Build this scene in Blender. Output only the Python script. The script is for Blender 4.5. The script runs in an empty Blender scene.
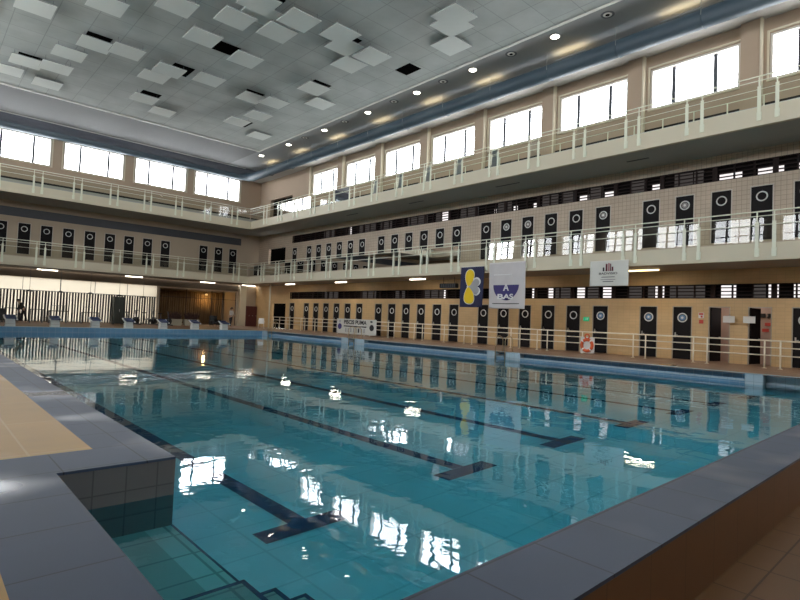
import bpy, bmesh, math, random
from mathutils import Vector, Matrix
random.seed(7)
sc = bpy.context.scene
C = sc.collection
PI = math.pi

# ---------------------------------------------------------------- helpers
def tag(o, label=None, cat=None, group=None, kind=None):
    if label: o['label'] = label
    if cat: o['category'] = cat
    if group: o['group'] = group
    if kind: o['kind'] = kind
    return o

def link_mesh(name, bm, mat, parent=None, smooth=False):
    me = bpy.data.meshes.new(name)
    bmesh.ops.recalc_face_normals(bm, faces=bm.faces[:])
    bm.to_mesh(me); bm.free()
    if smooth:
        for p in me.polygons: p.use_smooth = True
    o = bpy.data.objects.new(name, me)
    if mat is not None:
        for m in (mat if isinstance(mat, (list, tuple)) else [mat]): me.materials.append(m)
    C.objects.link(o)
    if parent is not None: o.parent = parent
    return o

def empty(name, loc=(0,0,0), rz=0.0, label=None, cat=None, group=None):
    o = bpy.data.objects.new(name, None); C.objects.link(o)
    o.empty_display_size = 0.2
    o.location = loc; o.rotation_euler = (0,0,rz)
    return tag(o, label, cat, group)

def copy_tree(o, parent=None):
    c = o.copy(); C.objects.link(c)
    if parent is not None: c.parent = parent
    for ch in list(o.children): copy_tree(ch, c)
    return c

def box(bm, x0,x1,y0,y1,z0,z1, mi=0):
    v=[bm.verts.new(p) for p in ((x0,y0,z0),(x1,y0,z0),(x1,y1,z0),(x0,y1,z0),(x0,y0,z1),(x1,y0,z1),(x1,y1,z1),(x0,y1,z1))]
    for f in ((0,3,2,1),(4,5,6,7),(0,1,5,4),(1,2,6,5),(2,3,7,6),(3,0,4,7)):
        fa=bm.faces.new([v[i] for i in f]); fa.material_index=mi
    return v

def BX(name, mat, parent, *b, smooth=False):
    bm=bmesh.new()
    for q in b: box(bm,*q)
    return link_mesh(name,bm,mat,parent,smooth)

def tube(bm, pts, r, n=10, cap=True):
    pts=[Vector(p) for p in pts]; rings=[]
    for i,p in enumerate(pts):
        a=pts[max(i-1,0)]; b=pts[min(i+1,len(pts)-1)]
        d=(b-a).normalized()
        up=Vector((0,0,1)) if abs(d.z)<.95 else Vector((1,0,0))
        u=d.cross(up).normalized(); w=d.cross(u).normalized()
        rr=r[i] if isinstance(r,(list,tuple)) else r
        rings.append([bm.verts.new(p+(u*math.cos(2*PI*k/n)+w*math.sin(2*PI*k/n))*rr) for k in range(n)])
    for i in range(len(rings)-1):
        for k in range(n):
            bm.faces.new((rings[i][k],rings[i][(k+1)%n],rings[i+1][(k+1)%n],rings[i+1][k]))
    if cap:
        bm.faces.new(rings[0]); bm.faces.new(rings[-1])

def TB(name, mat, parent, pts, r, n=10):
    bm=bmesh.new(); tube(bm,pts,r,n); return link_mesh(name,bm,mat,parent,True)

def lathe(bm, prof, n=24, M=Matrix.Identity(4)):
    rings=[]
    for r,z in prof:
        rings.append([bm.verts.new(M@Vector((r*math.cos(2*PI*k/n),r*math.sin(2*PI*k/n),z))) for k in range(n)])
    for i in range(len(rings)-1):
        for k in range(n):
            bm.faces.new((rings[i][k],rings[i][(k+1)%n],rings[i+1][(k+1)%n],rings[i+1][k]))
    return rings

def torus(bm, R, r, M=Matrix.Identity(4), n=28, m=8):
    g=[[bm.verts.new(M@Vector(((R+r*math.cos(2*PI*j/m))*math.cos(2*PI*i/n),(R+r*math.cos(2*PI*j/m))*math.sin(2*PI*i/n),r*math.sin(2*PI*j/m)))) for j in range(m)] for i in range(n)]
    for i in range(n):
        for j in range(m):
            bm.faces.new((g[i][j],g[(i+1)%n][j],g[(i+1)%n][(j+1)%m],g[i][(j+1)%m]))

# ---------------------------------------------------------------- materials
def newmat(name):
    m=bpy.data.materials.new(name); m.use_nodes=True
    nt=m.node_tree; nt.nodes.clear()
    out=nt.nodes.new('ShaderNodeOutputMaterial')
    return m,nt,out
def N(nt,t,**k):
    n=nt.nodes.new(t)
    for a,b in k.items():
        if a in n.inputs: n.inputs[a].default_value=b
        else: setattr(n,a,b)
    return n
def plain(name,col,rough=.6,metal=0.,var=.06,scale=3.,spec=.5,bump=0.):
    m,nt,out=newmat(name)
    b=N(nt,'ShaderNodeBsdfPrincipled',Roughness=rough,Metallic=metal)
    b.inputs['Specular IOR Level'].default_value=spec
    tc=N(nt,'ShaderNodeTexCoord'); no=N(nt,'ShaderNodeTexNoise',Scale=scale,Detail=3.)
    nt.links.new(tc.outputs['Object'],no.inputs['Vector'])
    mr=N(nt,'ShaderNodeMapRange'); mr.inputs['To Min'].default_value=1-var; mr.inputs['To Max'].default_value=1+var
    nt.links.new(no.outputs['Fac'],mr.inputs['Value'])
    mx=N(nt,'ShaderNodeVectorMath',operation='SCALE'); mx.inputs[0].default_value=col[:3]
    nt.links.new(mr.outputs['Result'],mx.inputs['Scale'])
    nt.links.new(mx.outputs['Vector'],b.inputs['Base Color'])
    if bump:
        bp=N(nt,'ShaderNodeBump',Strength=bump,Distance=.02)
        nt.links.new(no.outputs['Fac'],bp.inputs['Height']); nt.links.new(bp.outputs['Normal'],b.inputs['Normal'])
    nt.links.new(b.outputs[0],out.inputs[0]); return m
def emis(name,col,s):
    m,nt,out=newmat(name); e=N(nt,'ShaderNodeEmission',Strength=s); e.inputs['Color'].default_value=(*col,1)
    nt.links.new(e.outputs[0],out.inputs[0]); return m
def surfvec(nt):
    """2D coordinates lying in the surface, chosen by which way the face looks"""
    tc=N(nt,'ShaderNodeTexCoord'); ge=N(nt,'ShaderNodeNewGeometry')
    sp=N(nt,'ShaderNodeSeparateXYZ'); nt.links.new(tc.outputs['Object'],sp.inputs[0])
    sn=N(nt,'ShaderNodeSeparateXYZ'); nt.links.new(ge.outputs['True Normal'],sn.inputs[0])
    def cmb(a,b):
        c=N(nt,'ShaderNodeCombineXYZ'); nt.links.new(sp.outputs[a],c.inputs[0]); nt.links.new(sp.outputs[b],c.inputs[1]); return c
    def gt(o):
        a=N(nt,'ShaderNodeMath',operation='ABSOLUTE'); nt.links.new(sn.outputs[o],a.inputs[0])
        g=N(nt,'ShaderNodeMath',operation='GREATER_THAN'); g.inputs[1].default_value=.6; nt.links.new(a.outputs[0],g.inputs[0]); return g
    xy,yz,xz=cmb('X','Y'),cmb('Y','Z'),cmb('X','Z')
    m1=N(nt,'ShaderNodeMix',data_type='VECTOR'); nt.links.new(gt('X').outputs[0],m1.inputs[0]); nt.links.new(xz.outputs[0],m1.inputs[4]); nt.links.new(yz.outputs[0],m1.inputs[5])
    m2=N(nt,'ShaderNodeMix',data_type='VECTOR'); nt.links.new(gt('Z').outputs[0],m2.inputs[0]); nt.links.new(m1.outputs[1],m2.inputs[4]); nt.links.new(xy.outputs[0],m2.inputs[5])
    return m2.outputs[1],tc
def tile(name,c1,c2,grout,w,h,mort=.012,rough=.45,offset=0.,bump=.3,rvar=None,shift=(0,0,0),spec=.5,blot=None):
    m,nt,out=newmat(name); v,tc=surfvec(nt)
    ad=N(nt,'ShaderNodeVectorMath',operation='ADD'); ad.inputs[1].default_value=shift; nt.links.new(v,ad.inputs[0])
    br=N(nt,'ShaderNodeTexBrick',offset=offset,squash=1.); br.inputs['Scale'].default_value=1.
    br.inputs['Brick Width'].default_value=w; br.inputs['Row Height'].default_value=h
    br.inputs['Mortar Size'].default_value=mort; br.inputs['Mortar Smooth'].default_value=.1
    br.inputs['Color1'].default_value=(*c1,1); br.inputs['Color2'].default_value=(*c2,1); br.inputs['Mortar'].default_value=(*grout,1)
    nt.links.new(ad.outputs[0],br.inputs['Vector'])
    b=N(nt,'ShaderNodeBsdfPrincipled',Roughness=rough); b.inputs['Specular IOR Level'].default_value=spec
    col=br.outputs['Color']
    no=N(nt,'ShaderNodeTexNoise',Scale=.8,Detail=4.); nt.links.new(tc.outputs['Object'],no.inputs['Vector'])
    mr=N(nt,'ShaderNodeMapRange'); mr.inputs['From Min'].default_value=.3; mr.inputs['From Max'].default_value=.7; mr.inputs['To Min'].default_value=.9; mr.inputs['To Max'].default_value=1.08
    nt.links.new(no.outputs['Fac'],mr.inputs['Value'])
    sc_=N(nt,'ShaderNodeVectorMath',operation='SCALE'); nt.links.new(col,sc_.inputs[0]); nt.links.new(mr.outputs['Result'],sc_.inputs['Scale'])
    nt.links.new(sc_.outputs['Vector'],b.inputs['Base Color'])
    if rvar:
        n2=N(nt,'ShaderNodeTexNoise',Scale=rvar[2],Detail=2.); nt.links.new(tc.outputs['Object'],n2.inputs['Vector'])
        r2=N(nt,'ShaderNodeMapRange'); r2.inputs['From Min'].default_value=rvar[3]; r2.inputs['From Max'].default_value=rvar[3]+.12
        r2.inputs['To Min'].default_value=rvar[0]; r2.inputs['To Max'].default_value=rvar[1]
        nt.links.new(n2.outputs['Fac'],r2.inputs['Value']); nt.links.new(r2.outputs['Result'],b.inputs['Roughness'])
    if bump:
        bp=N(nt,'ShaderNodeBump',Strength=bump,Distance=.004); bp.invert=True
        nt.links.new(br.outputs['Fac'],bp.inputs['Height']); nt.links.new(bp.outputs['Normal'],b.inputs['Normal'])
    nt.links.new(b.outputs[0],out.inputs[0]); return m
def glassy(name,tint,ior=1.45,rough=0.,boost=1.):
    """thin pane: clear with a Fresnel reflection"""
    m,nt,out=newmat(name)
    t=N(nt,'ShaderNodeBsdfTransparent'); t.inputs[0].default_value=(*tint,1)
    g=N(nt,'ShaderNodeBsdfGlossy',Roughness=rough)
    fr=N(nt,'ShaderNodeFresnel',IOR=ior)
    mu=N(nt,'ShaderNodeMath',operation='MULTIPLY',use_clamp=True); mu.inputs[1].default_value=boost
    nt.links.new(fr.outputs[0],mu.inputs[0])
    mx=N(nt,'ShaderNodeMixShader'); nt.links.new(mu.outputs[0],mx.inputs[0]); nt.links.new(t.outputs[0],mx.inputs[1]); nt.links.new(g.outputs[0],mx.inputs[2])
    nt.links.new(mx.outputs[0],out.inputs[0]); return m

M_ground = tile('cabin_wall_tiles',(.64,.435,.215),(.61,.41,.20),(.52,.35,.18),.30,.15,.006,.45,offset=0.)
M_level1 = tile('gallery_wall_tiles',(.55,.45,.34),(.52,.42,.32),(.30,.24,.19),.20,.20,.008,.5)
M_plaster= plain('beige_plaster',(.50,.41,.31),.8,var=.05,scale=.6)
M_upper  = plain('brown_plaster',(.42,.32,.235),.8,var=.06,scale=.5)
M_cream  = plain('cream_paint',(.66,.60,.46),.55,var=.04,scale=.8)
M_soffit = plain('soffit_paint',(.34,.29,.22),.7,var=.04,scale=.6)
M_soffitshade= plain('shaded_end_soffit',(.17,.14,.11),.8,var=.04,scale=.6)  # end copy of the soffit paint, shade mixed into its brown
M_soffit2= plain('grey_soffit_paint',(.40,.40,.37),.7,var=.04,scale=.6)
M_ceil   = tile('ceiling_tiles',(.42,.455,.44),(.40,.435,.42),(.30,.325,.315),1.5,1.5,.02,.8,bump=.2)
M_ceilband=plain('ceiling_band_paint',(.27,.28,.285),.8,var=.04)
M_ceilshade=plain('shaded_ceiling_band_paint',(.17,.175,.18),.8,var=.04)  # end copy of the band paint, darkened in colour against window light
M_panel  = plain('acoustic_panel_white',(.68,.72,.69),.8,var=.03)
M_panel_e= plain('acoustic_panel_edge',(.30,.32,.31),.8,var=.03)
M_soffit3= plain('pale_grey_soffit',(.42,.40,.37),.8,var=.03)
M_dark   = plain('void_shade_black',(.004,.004,.004),.9,var=0,spec=0.)  # black colour standing in for unlit depth
M_trimw  = plain('pale_moulding',(.66,.66,.62),.5,var=.02)
M_duct   = plain('blue_duct_paint',(.045,.075,.10),.55,var=.08,scale=1.2,spec=.6)
M_ductend= plain('slate_duct_paint',(.11,.12,.15),.6,var=.08,scale=1.2)
M_louver = plain('dark_brown_louver',(.022,.013,.012),.6,var=.1,spec=.15)
M_lourec = plain('recess_black',(.008,.006,.006),.8,var=.1,spec=.1)
M_lit    = emis('daylight_glow_pane',(1.,.93,.92),.85)  # emission stands in for daylight coming through the panes
M_glowdim = emis('dim_louver_pane',(.75,.66,.62),.06)  # weaker emission for panes with less daylight behind them
M_door   = plain('black_door_paint',(.012,.010,.011),.6,var=.15,spec=.15)
M_doorw  = plain('door_frame_grey',(.42,.37,.29),.5,var=.04)
M_ring   = plain('white_ring',(.80,.80,.78),.4,var=.02)
M_ringb  = plain('pale_blue_disc',(.16,.30,.50),.4,var=.02)
M_ringg  = plain('grey_disc',(.30,.28,.27),.4,var=.02)
M_steel  = plain('brushed_steel',(.62,.60,.56),.3,metal=1.,var=.03)
M_brass  = plain('worn_brass_steel',(.62,.50,.32),.3,metal=1.,var=.05)
M_rail   = plain('pale_green_rail_paint',(.80,.82,.68),.4,var=.03)
M_railg  = plain('cream_rail_paint',(.88,.80,.64),.4,var=.03)
M_glassr = glassy('balustrade_glass',(.84,.87,.80),1.5,0.,1.35)
M_pane   = glassy('window_glass',(.97,.97,.97),1.3,0.,.4)
M_frame  = plain('white_window_frame',(.62,.58,.52),.5,var=.02)
M_mull   = plain('grey_mullion',(.07,.075,.09),.5,var=.05)
M_cope   = tile('slate_blue_coping',(.07,.10,.17),(.065,.092,.158),(.035,.048,.075),.62,.62,.006,.35,rvar=(.5,.20,.6,.52),shift=(.27,.05,0),bump=.3,spec=.35)
M_tan    = tile('yellow_tan_deck',(.55,.315,.075),(.53,.30,.07),(.58,.38,.13),.92,1.5,.010,.4,rvar=(.45,.2,.5,.62),shift=(.08,.4,0))
M_brownf = tile('brown_floor_tiles',(.19,.10,.045),(.18,.094,.042),(.09,.048,.024),.55,.40,.008,.5,shift=(0,.1,0),spec=.15)
M_wallbr = tile('brown_parapet_tiles',(.20,.095,.04),(.19,.09,.038),(.14,.07,.03),.55,.9,.006,.5)
M_deckr  = tile('terracotta_deck',(.33,.20,.13),(.30,.19,.125),(.20,.13,.09),.30,.30,.010,.4,rvar=(.45,.2,.4,.62))
M_notch  = tile('grey_brown_pool_wall_tiles',(.20,.19,.19),(.185,.175,.175),(.12,.115,.115),.25,.21,.006,.35,shift=(.07,.23,0))
M_pooltl = tile('blue_pool_tiles',(.15,.33,.52),(.135,.305,.49),(.26,.40,.54),.30,.30,.010,.3)
M_poolpl = tile('pale_blue_pool_tiles',(.42,.54,.62),(.40,.52,.60),(.30,.40,.47),.25,.25,.010,.3)
M_poolfl = tile('pool_floor_tiles',(.62,.84,.88),(.60,.82,.86),(.48,.68,.74),.62,.62,.012,.4,bump=0)
M_ledge  = tile('ledge_tiles',(.42,.50,.46),(.40,.48,.44),(.22,.28,.27),.42,.42,.012,.4,bump=0)
M_nosing = tile('nosing_tiles',(.66,.76,.70),(.64,.74,.68),(.30,.38,.36),.22,.42,.012,.4,bump=0)
M_line   = plain('navy_lane_tiles',(.006,.028,.12),.5,var=.2,scale=6)
M_white  = plain('white_plastic',(.78,.78,.76),.4,var=.02)
M_blue   = plain('blue_block_top',(.018,.035,.12),.45,var=.05)
M_black  = plain('black_plastic',(.012,.012,.014),.5,var=.1)
M_orange = plain('orange_red_plastic',(.72,.13,.04),.4,var=.05)
M_green  = emis('green_exit_sign',(.03,.36,.16),.8)
M_paper  = plain('paper_white',(.74,.72,.68),.6,var=.02)
M_red    = plain('sign_red',(.55,.06,.04),.5,var=.03)
M_navy   = plain('flag_navy',(.010,.013,.062),.7,var=.06)
M_yellow = plain('flag_yellow',(.86,.60,.01),.7,var=.04)
M_flagw  = plain('flag_white_outline',(.75,.75,.76),.7,var=.02)
M_flaggr = plain('flag_grey_petal',(.38,.38,.40),.7,var=.04)
M_cloth  = plain('banner_cloth',(.62,.59,.60),.75,var=.05)
M_vinyl  = plain('banner_vinyl',(.66,.66,.62),.55,var=.04)
M_purple = plain('banner_purple',(.05,.038,.17),.7,var=.03)
M_ink    = plain('banner_ink',(.02,.02,.025),.6,var=.02)
M_maroon = plain('banner_maroon',(.12,.015,.03),.6,var=.02)
M_pink   = plain('banner_rose',(.40,.10,.14),.6,var=.02)
M_lamp   = emis('ceiling_lamp_light',(1.,.93,.80),14.)
M_warm   = emis('warm_uplight',(1.,.78,.42),4.)
M_tubel  = emis('fluorescent_light',(1.,.90,.72),6.)
M_lampo  = emis('warm_tube_light',(1.,.74,.36),3.5)
M_wood   = plain('amber_curtain',(.22,.14,.065),.8,var=.25,scale=2.)
M_locker = plain('dark_red_locker',(.10,.022,.02),.5,var=.1)
M_skin   = plain('skin',(.45,.28,.20),.6)
M_hair   = plain('dark_hair',(.02,.015,.012),.7)
M_shirtd = plain('dark_jacket',(.03,.025,.02),.8)
M_trous  = plain('dark_trousers',(.015,.015,.02),.8)
M_shirtw = plain('white_shirt',(.62,.60,.58),.8)
M_plant  = plain('dark_reddish_leaves',(.075,.04,.035),.7,var=.3,scale=8)
M_pot    = plain('pale_planter',(.42,.38,.29),.7,var=.05)

# translucent white daylight screen behind the slats
def translucent(name,col):
    m,nt,out=newmat(name); t=N(nt,'ShaderNodeBsdfTranslucent'); t.inputs[0].default_value=(*col,1)
    d=N(nt,'ShaderNodeBsdfDiffuse'); d.inputs[0].default_value=(.6,.55,.45,1)
    mx=N(nt,'ShaderNodeMixShader'); mx.inputs[0].default_value=.35
    nt.links.new(t.outputs[0],mx.inputs[1]); nt.links.new(d.outputs[0],mx.inputs[2]); nt.links.new(mx.outputs[0],out.inputs[0]); return m
M_screen = translucent('milky_glass',(.40,.375,.33))

# water: clear thin surface with ripples
def water_mat():
    m,nt,out=newmat('pool_water')
    tc=N(nt,'ShaderNodeTexCoord')
    n1=N(nt,'ShaderNodeTexNoise',Scale=1.5,Detail=3.,Roughness=.5,Distortion=.4)
    n2=N(nt,'ShaderNodeTexNoise',Scale=.35,Detail=2.,Roughness=.5,Distortion=.2)
    nt.links.new(tc.outputs['Object'],n1.inputs['Vector']); nt.links.new(tc.outputs['Object'],n2.inputs['Vector'])
    mm=N(nt,'ShaderNodeMath',operation='MULTIPLY_ADD'); mm.inputs[1].default_value=2.2
    nt.links.new(n2.outputs['Fac'],mm.inputs[0]); nt.links.new(n1.outputs['Fac'],mm.inputs[2])
    bp=N(nt,'ShaderNodeBump',Strength=.125,Distance=.04); nt.links.new(mm.outputs[0],bp.inputs['Height'])
    t=N(nt,'ShaderNodeBsdfTransparent'); t.inputs[0].default_value=(.35,.79,.90,1)
    g=N(nt,'ShaderNodeBsdfGlossy',Roughness=.0)
    g.inputs[0].default_value=(.95,.97,1,1)
    fr=N(nt,'ShaderNodeFresnel',IOR=1.33)
    for x in (g,fr): nt.links.new(bp.outputs['Normal'],x.inputs['Normal'])
    mx=N(nt,'ShaderNodeMixShader'); nt.links.new(fr.outputs[0],mx.inputs[0]); nt.links.new(t.outputs[0],mx.inputs[1]); nt.links.new(g.outputs[0],mx.inputs[2])
    nt.links.new(mx.outputs[0],out.inputs[0]); return m
M_water = water_mat()

# ---------------------------------------------------------------- dimensions
XL,XR = -4.0, 26.0        # left wall / right wall
YN,YE = -6.0, 50.0        # near wall / end wall
XF,YF = 23.1, 46.1        # balcony fronts
ZC = 15.3                 # ceiling
B1,B1T = 4.03,4.67        # balcony 1 underside / curb top
B2,B2T = 9.1,9.8
PX0,PX1,PY0,PY1 = 1.83,20.2,1.83,37.5    # pool
WZ=-.33

# wall in a grid with openings; axis 'x' = plane x const, u=y ; axis 'y' = plane y const, u=x
def wall(name, axis, pos, thick, u0,u1,z0,z1, holes, mat):
    us=sorted({round(v,4) for v in [u0,u1]+[h[0] for h in holes]+[h[1] for h in holes] if u0-1e-6<=v<=u1+1e-6})
    zs=sorted({round(v,4) for v in [z0,z1]+[h[2] for h in holes]+[h[3] for h in holes] if z0-1e-6<=v<=z1+1e-6})
    def solid(i,j):
        if i<0 or j<0 or i>=len(us)-1 or j>=len(zs)-1: return False
        u=(us[i]+us[i+1])/2; z=(zs[j]+zs[j+1])/2
        return not any(h[0]<u<h[1] and h[2]<z<h[3] for h in holes)
    bm=bmesh.new(); vd={}
    def V(i,j,k):
        key=(i,j,k)
        if key not in vd:
            p=pos+k*thick
            vd[key]=bm.verts.new((p,us[i],zs[j]) if axis=='x' else (us[i],p,zs[j]))
        return vd[key]
    for i in range(len(us)-1):
        for j in range(len(zs)-1):
            if not solid(i,j): continue
            for k in (0,1): bm.faces.new((V(i,j,k),V(i+1,j,k),V(i+1,j+1,k),V(i,j+1,k)))
            if not solid(i-1,j): bm.faces.new((V(i,j,0),V(i,j+1,0),V(i,j+1,1),V(i,j,1)))
            if not solid(i+1,j): bm.faces.new((V(i+1,j,0),V(i+1,j+1,0),V(i+1,j+1,1),V(i+1,j,1)))
            if not solid(i,j-1): bm.faces.new((V(i,j,0),V(i+1,j,0),V(i+1,j,1),V(i,j,1)))
            if not solid(i,j+1): bm.faces.new((V(i,j+1,0),V(i+1,j+1,0),V(i+1,j+1,1),V(i,j+1,1)))
    return tag(link_mesh(name,bm,mat),kind='structure')

# ---------------------------------------------------------------- right wall
DW=.84
groups=[(3.24,6),(13.2,6),(23.14,6),(33.0,6)]
dy=[]
for s,n in groups:
    for k in range(n): dy.append(round(s+1.51*k,3))
dy+= [42.95, 1.0,-.5,-2.0]
open_doors=[7.75,6.25]     # ground level: two doors standing open
gholes=[(y-DW/2,y+DW/2,0,2.42) for y in dy]+[(-5.5,43.4,2.77,3.40),(44.1,46.7,0,2.35)]
wall('wall_right','x',XR,.25,YN,YE,0,B1+.02,gholes,M_ground)
lholes=[(y-DW/2,y+DW/2,5.08,7.52) for y in dy]+[(-5.5,43.45,7.95,8.63),(44.6,47.8,5.0,7.7)]
wall('wall_right','x',XR,.25,YN,YE,B1T-.1,B2+.02,lholes,M_level1)
wins=[(4.13+4.9*k-1.9,4.13+4.9*k+1.9) for k in range(-2,8)]
wholes=[(a,b,11.93,13.88) for a,b in wins]+[(43.8,47.9,9.8,12.55)]
wall('wall_right','x',XR,.35,YN,YE,B2T-.1,14.66,wholes,M_upper)
# black sheets painted as the dark inside the doorways and light corridor behind the open doors
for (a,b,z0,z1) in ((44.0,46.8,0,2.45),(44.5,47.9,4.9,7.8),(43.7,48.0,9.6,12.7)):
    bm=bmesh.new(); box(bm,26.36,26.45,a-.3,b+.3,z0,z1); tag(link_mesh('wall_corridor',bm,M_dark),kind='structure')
M_corr=plain('corridor_pink_plaster',(.45,.31,.25),.8)
tag(BX('ceiling',M_corr,None,(26.25,27.75,-5,43.2,3.5,3.6)),kind='structure')
tag(BX('wall_corridor',M_corr,None,(26.25,27.6,-5.1,-5,-.02,3.5),(26.25,27.6,43.2,43.3,-.02,3.5)),kind='structure')
for yy in (7.0,9.2):
    L=bpy.data.lights.new('corridor_fill','AREA'); L.size=.5; L.energy=14; L.color=(1,.93,.85)  # unseen fill lamps added to brighten the closed corridor
    l=bpy.data.objects.new('corridor_fill_light',L); C.objects.link(l); l.location=(26.9,yy,3.3)
tag(BX('wall_corridor',M_corr,None,(27.6,27.75,-5,43.2,-.02,4.0)),kind='structure')
tag(BX('floor',M_deckr,None,(26.25,27.6,-5,43.2,-.1,-.005)),kind='structure')

# louvred strip windows
nwin=[0]
def nm(b):
    nwin[0]+=1; return '%s_%d'%(b,nwin[0])
def strip(u0,u1,z0,z1,lit,axis='x',pos=XR,dim=()):
    bm=bmesh.new(); bm2=bmesh.new(); bm3=bmesh.new(); bm4=bmesh.new()
    def bb(b,p0,p1,a,c,e,f):
        if axis=='x': box(b,pos+p0,pos+p1,a,c,e,f)
        else: box(b,a,c,pos+p0,pos+p1,e,f)
    bb(bm,.02,.08,u0,u1,z0,z0+.04); bb(bm,.02,.08,u0,u1,z1-.04,z1)
    n=int(round((u1-u0)/.75)); st=(u1-u0)/n
    for k in range(n+1):
        w=.10 if k%3==0 else .03
        bb(bm,.01,.09,max(u0,u0+st*k-w),min(u1,u0+st*k+w),z0+.04,z1-.04)
    o=link_mesh(nm('window'),bm,M_louver); tag(o,kind='structure')
    for k in range(1,4):
        zz=z0+(z1-z0)*k/4
        bb(bm2,.05,.11,u0,u1,zz-.022,zz+.022)
    link_mesh('louver_slats',bm2,M_louver,o)
    bb(bm3,.16,.18,u0,u1,z0,z1); link_mesh('backing',bm3,M_lourec,o)
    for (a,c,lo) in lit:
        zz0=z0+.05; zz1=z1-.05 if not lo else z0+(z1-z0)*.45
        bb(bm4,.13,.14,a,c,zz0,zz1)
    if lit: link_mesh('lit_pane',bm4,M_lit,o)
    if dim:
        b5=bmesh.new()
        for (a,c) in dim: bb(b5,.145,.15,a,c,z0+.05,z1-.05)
        link_mesh('dim_pane',b5,M_glowdim,o)
    return o
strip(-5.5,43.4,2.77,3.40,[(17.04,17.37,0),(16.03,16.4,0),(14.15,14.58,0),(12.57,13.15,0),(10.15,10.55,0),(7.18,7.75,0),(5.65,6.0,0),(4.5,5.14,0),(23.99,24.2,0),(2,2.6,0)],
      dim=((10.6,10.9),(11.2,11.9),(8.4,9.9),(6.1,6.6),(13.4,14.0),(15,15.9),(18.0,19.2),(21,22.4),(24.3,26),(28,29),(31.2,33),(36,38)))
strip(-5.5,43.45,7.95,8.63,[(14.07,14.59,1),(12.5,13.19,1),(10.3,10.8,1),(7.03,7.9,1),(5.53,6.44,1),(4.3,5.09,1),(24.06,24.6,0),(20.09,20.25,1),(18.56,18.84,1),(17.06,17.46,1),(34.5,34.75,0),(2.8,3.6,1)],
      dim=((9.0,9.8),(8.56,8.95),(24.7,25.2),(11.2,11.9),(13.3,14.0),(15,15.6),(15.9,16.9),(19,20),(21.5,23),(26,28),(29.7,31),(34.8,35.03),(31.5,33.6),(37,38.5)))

# doors
ndoor=[0]
def door(axis,pos,c,z0,z1,w=DW,opened=0,disc=None,ring=True,handle=True):
    """closed black cabin door in its frame, with a ring badge"""
    ndoor[0]+=1
    def P(d,u,z): return (pos+d,c+u,z) if axis=='x' else (c+u,pos+d,z)
    def bb(b,d0,d1,a,e,f,g):
        if axis=='x': box(b,pos+d0,pos+d1,c+a,c+e,f,g)
        else: box(b,c+a,c+e,pos+d0,pos+d1,f,g)
    bm=bmesh.new(); t=.035
    bb(bm,-.02,.10,-w/2,-w/2+t,z0,z1); bb(bm,-.02,.10,w/2-t,w/2,z0,z1); bb(bm,-.02,.10,-w/2+t,w/2-t,z1-t,z1)
    fr=link_mesh('door_%d'%ndoor[0],bm,M_doorw if z0<1 else M_frame); tag(fr,kind='structure')
    b=bmesh.new()
    if not opened:
        bb(b,.03,.075,-w/2+t,w/2-t,z0+.02,z1-t)
        link_mesh('leaf',b,M_door,fr)
        zc=z1-(.52 if z0<1 else .46)
        if axis=='x': Mx=Matrix.Translation(P(.015,0,zc))@Matrix.Rotation(PI/2,4,'Y')
        else: Mx=Matrix.Translation(P(.015,0,zc))@Matrix.Rotation(PI/2,4,'X')
        if ring:
            b=bmesh.new(); torus(b,.19,.028,Mx,24,6); link_mesh('ring_badge',b,M_ring,fr,True)
        if disc is not None:
            b=bmesh.new()
            M2=Matrix.Translation(P(.02,0,zc))@(Matrix.Rotation(PI/2,4,'Y') if axis=='x' else Matrix.Rotation(PI/2,4,'X'))
            rr=lathe(b,[(.001,.01),(.13,.01),(.13,-.01),(.001,-.01)],20,M2); link_mesh('badge_disc',b,disc,fr)
            b=bmesh.new()
            M2=Matrix.Translation(P(.005,0,zc))@(Matrix.Rotation(PI/2,4,'Y') if axis=='x' else Matrix.Rotation(PI/2,4,'X'))
            lathe(b,[(.001,.005),(.055,.005),(.055,-.005),(.001,-.005)],14,M2); link_mesh('badge_centre',b,M_ring,fr)
        if handle:
            b=bmesh.new(); bb(b,.0,.03,w/2-.15,w/2-.10,z0+1.0,z0+1.22); bb(b,-.045,-.02,w/2-.24,w/2-.11,z0+1.09,z0+1.12); bb(b,-.02,.0,w/2-.135,w/2-.11,z0+1.09,z0+1.12)
            link_mesh('handle',b,M_steel,fr)
    else:
        # leaf swung into the corridor, hinged on the far jamb
        b=bmesh.new(); box(b,0,w-2*t,-.045,0,z0+.02,z1-t)
        lf=link_mesh('leaf',b,M_door,fr)
        lf.location=(pos+.09,c+w/2-t,0); lf.rotation_euler=(0,0,math.radians(-opened))
        b=bmesh.new(); box(b,w-.25,w-.14,-.075,-.045,z0+1.05,z0+1.1)
        h=link_mesh('handle',b,M_steel,lf)
    return fr
for i,y in enumerate(sorted(dy)):
    if any(abs(y-v)<.05 for v in open_doors): door('x',XR,y,0,2.42,opened=13)
    else:
        disc=M_ringb if 9<y<13.5 else None
        door('x',XR,y,0,2.42,disc=disc)
    door('x',XR,y,5.08,7.52,disc=(M_ringg if int(y*3)%2 and 9<y<22 else None),handle=False)

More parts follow.
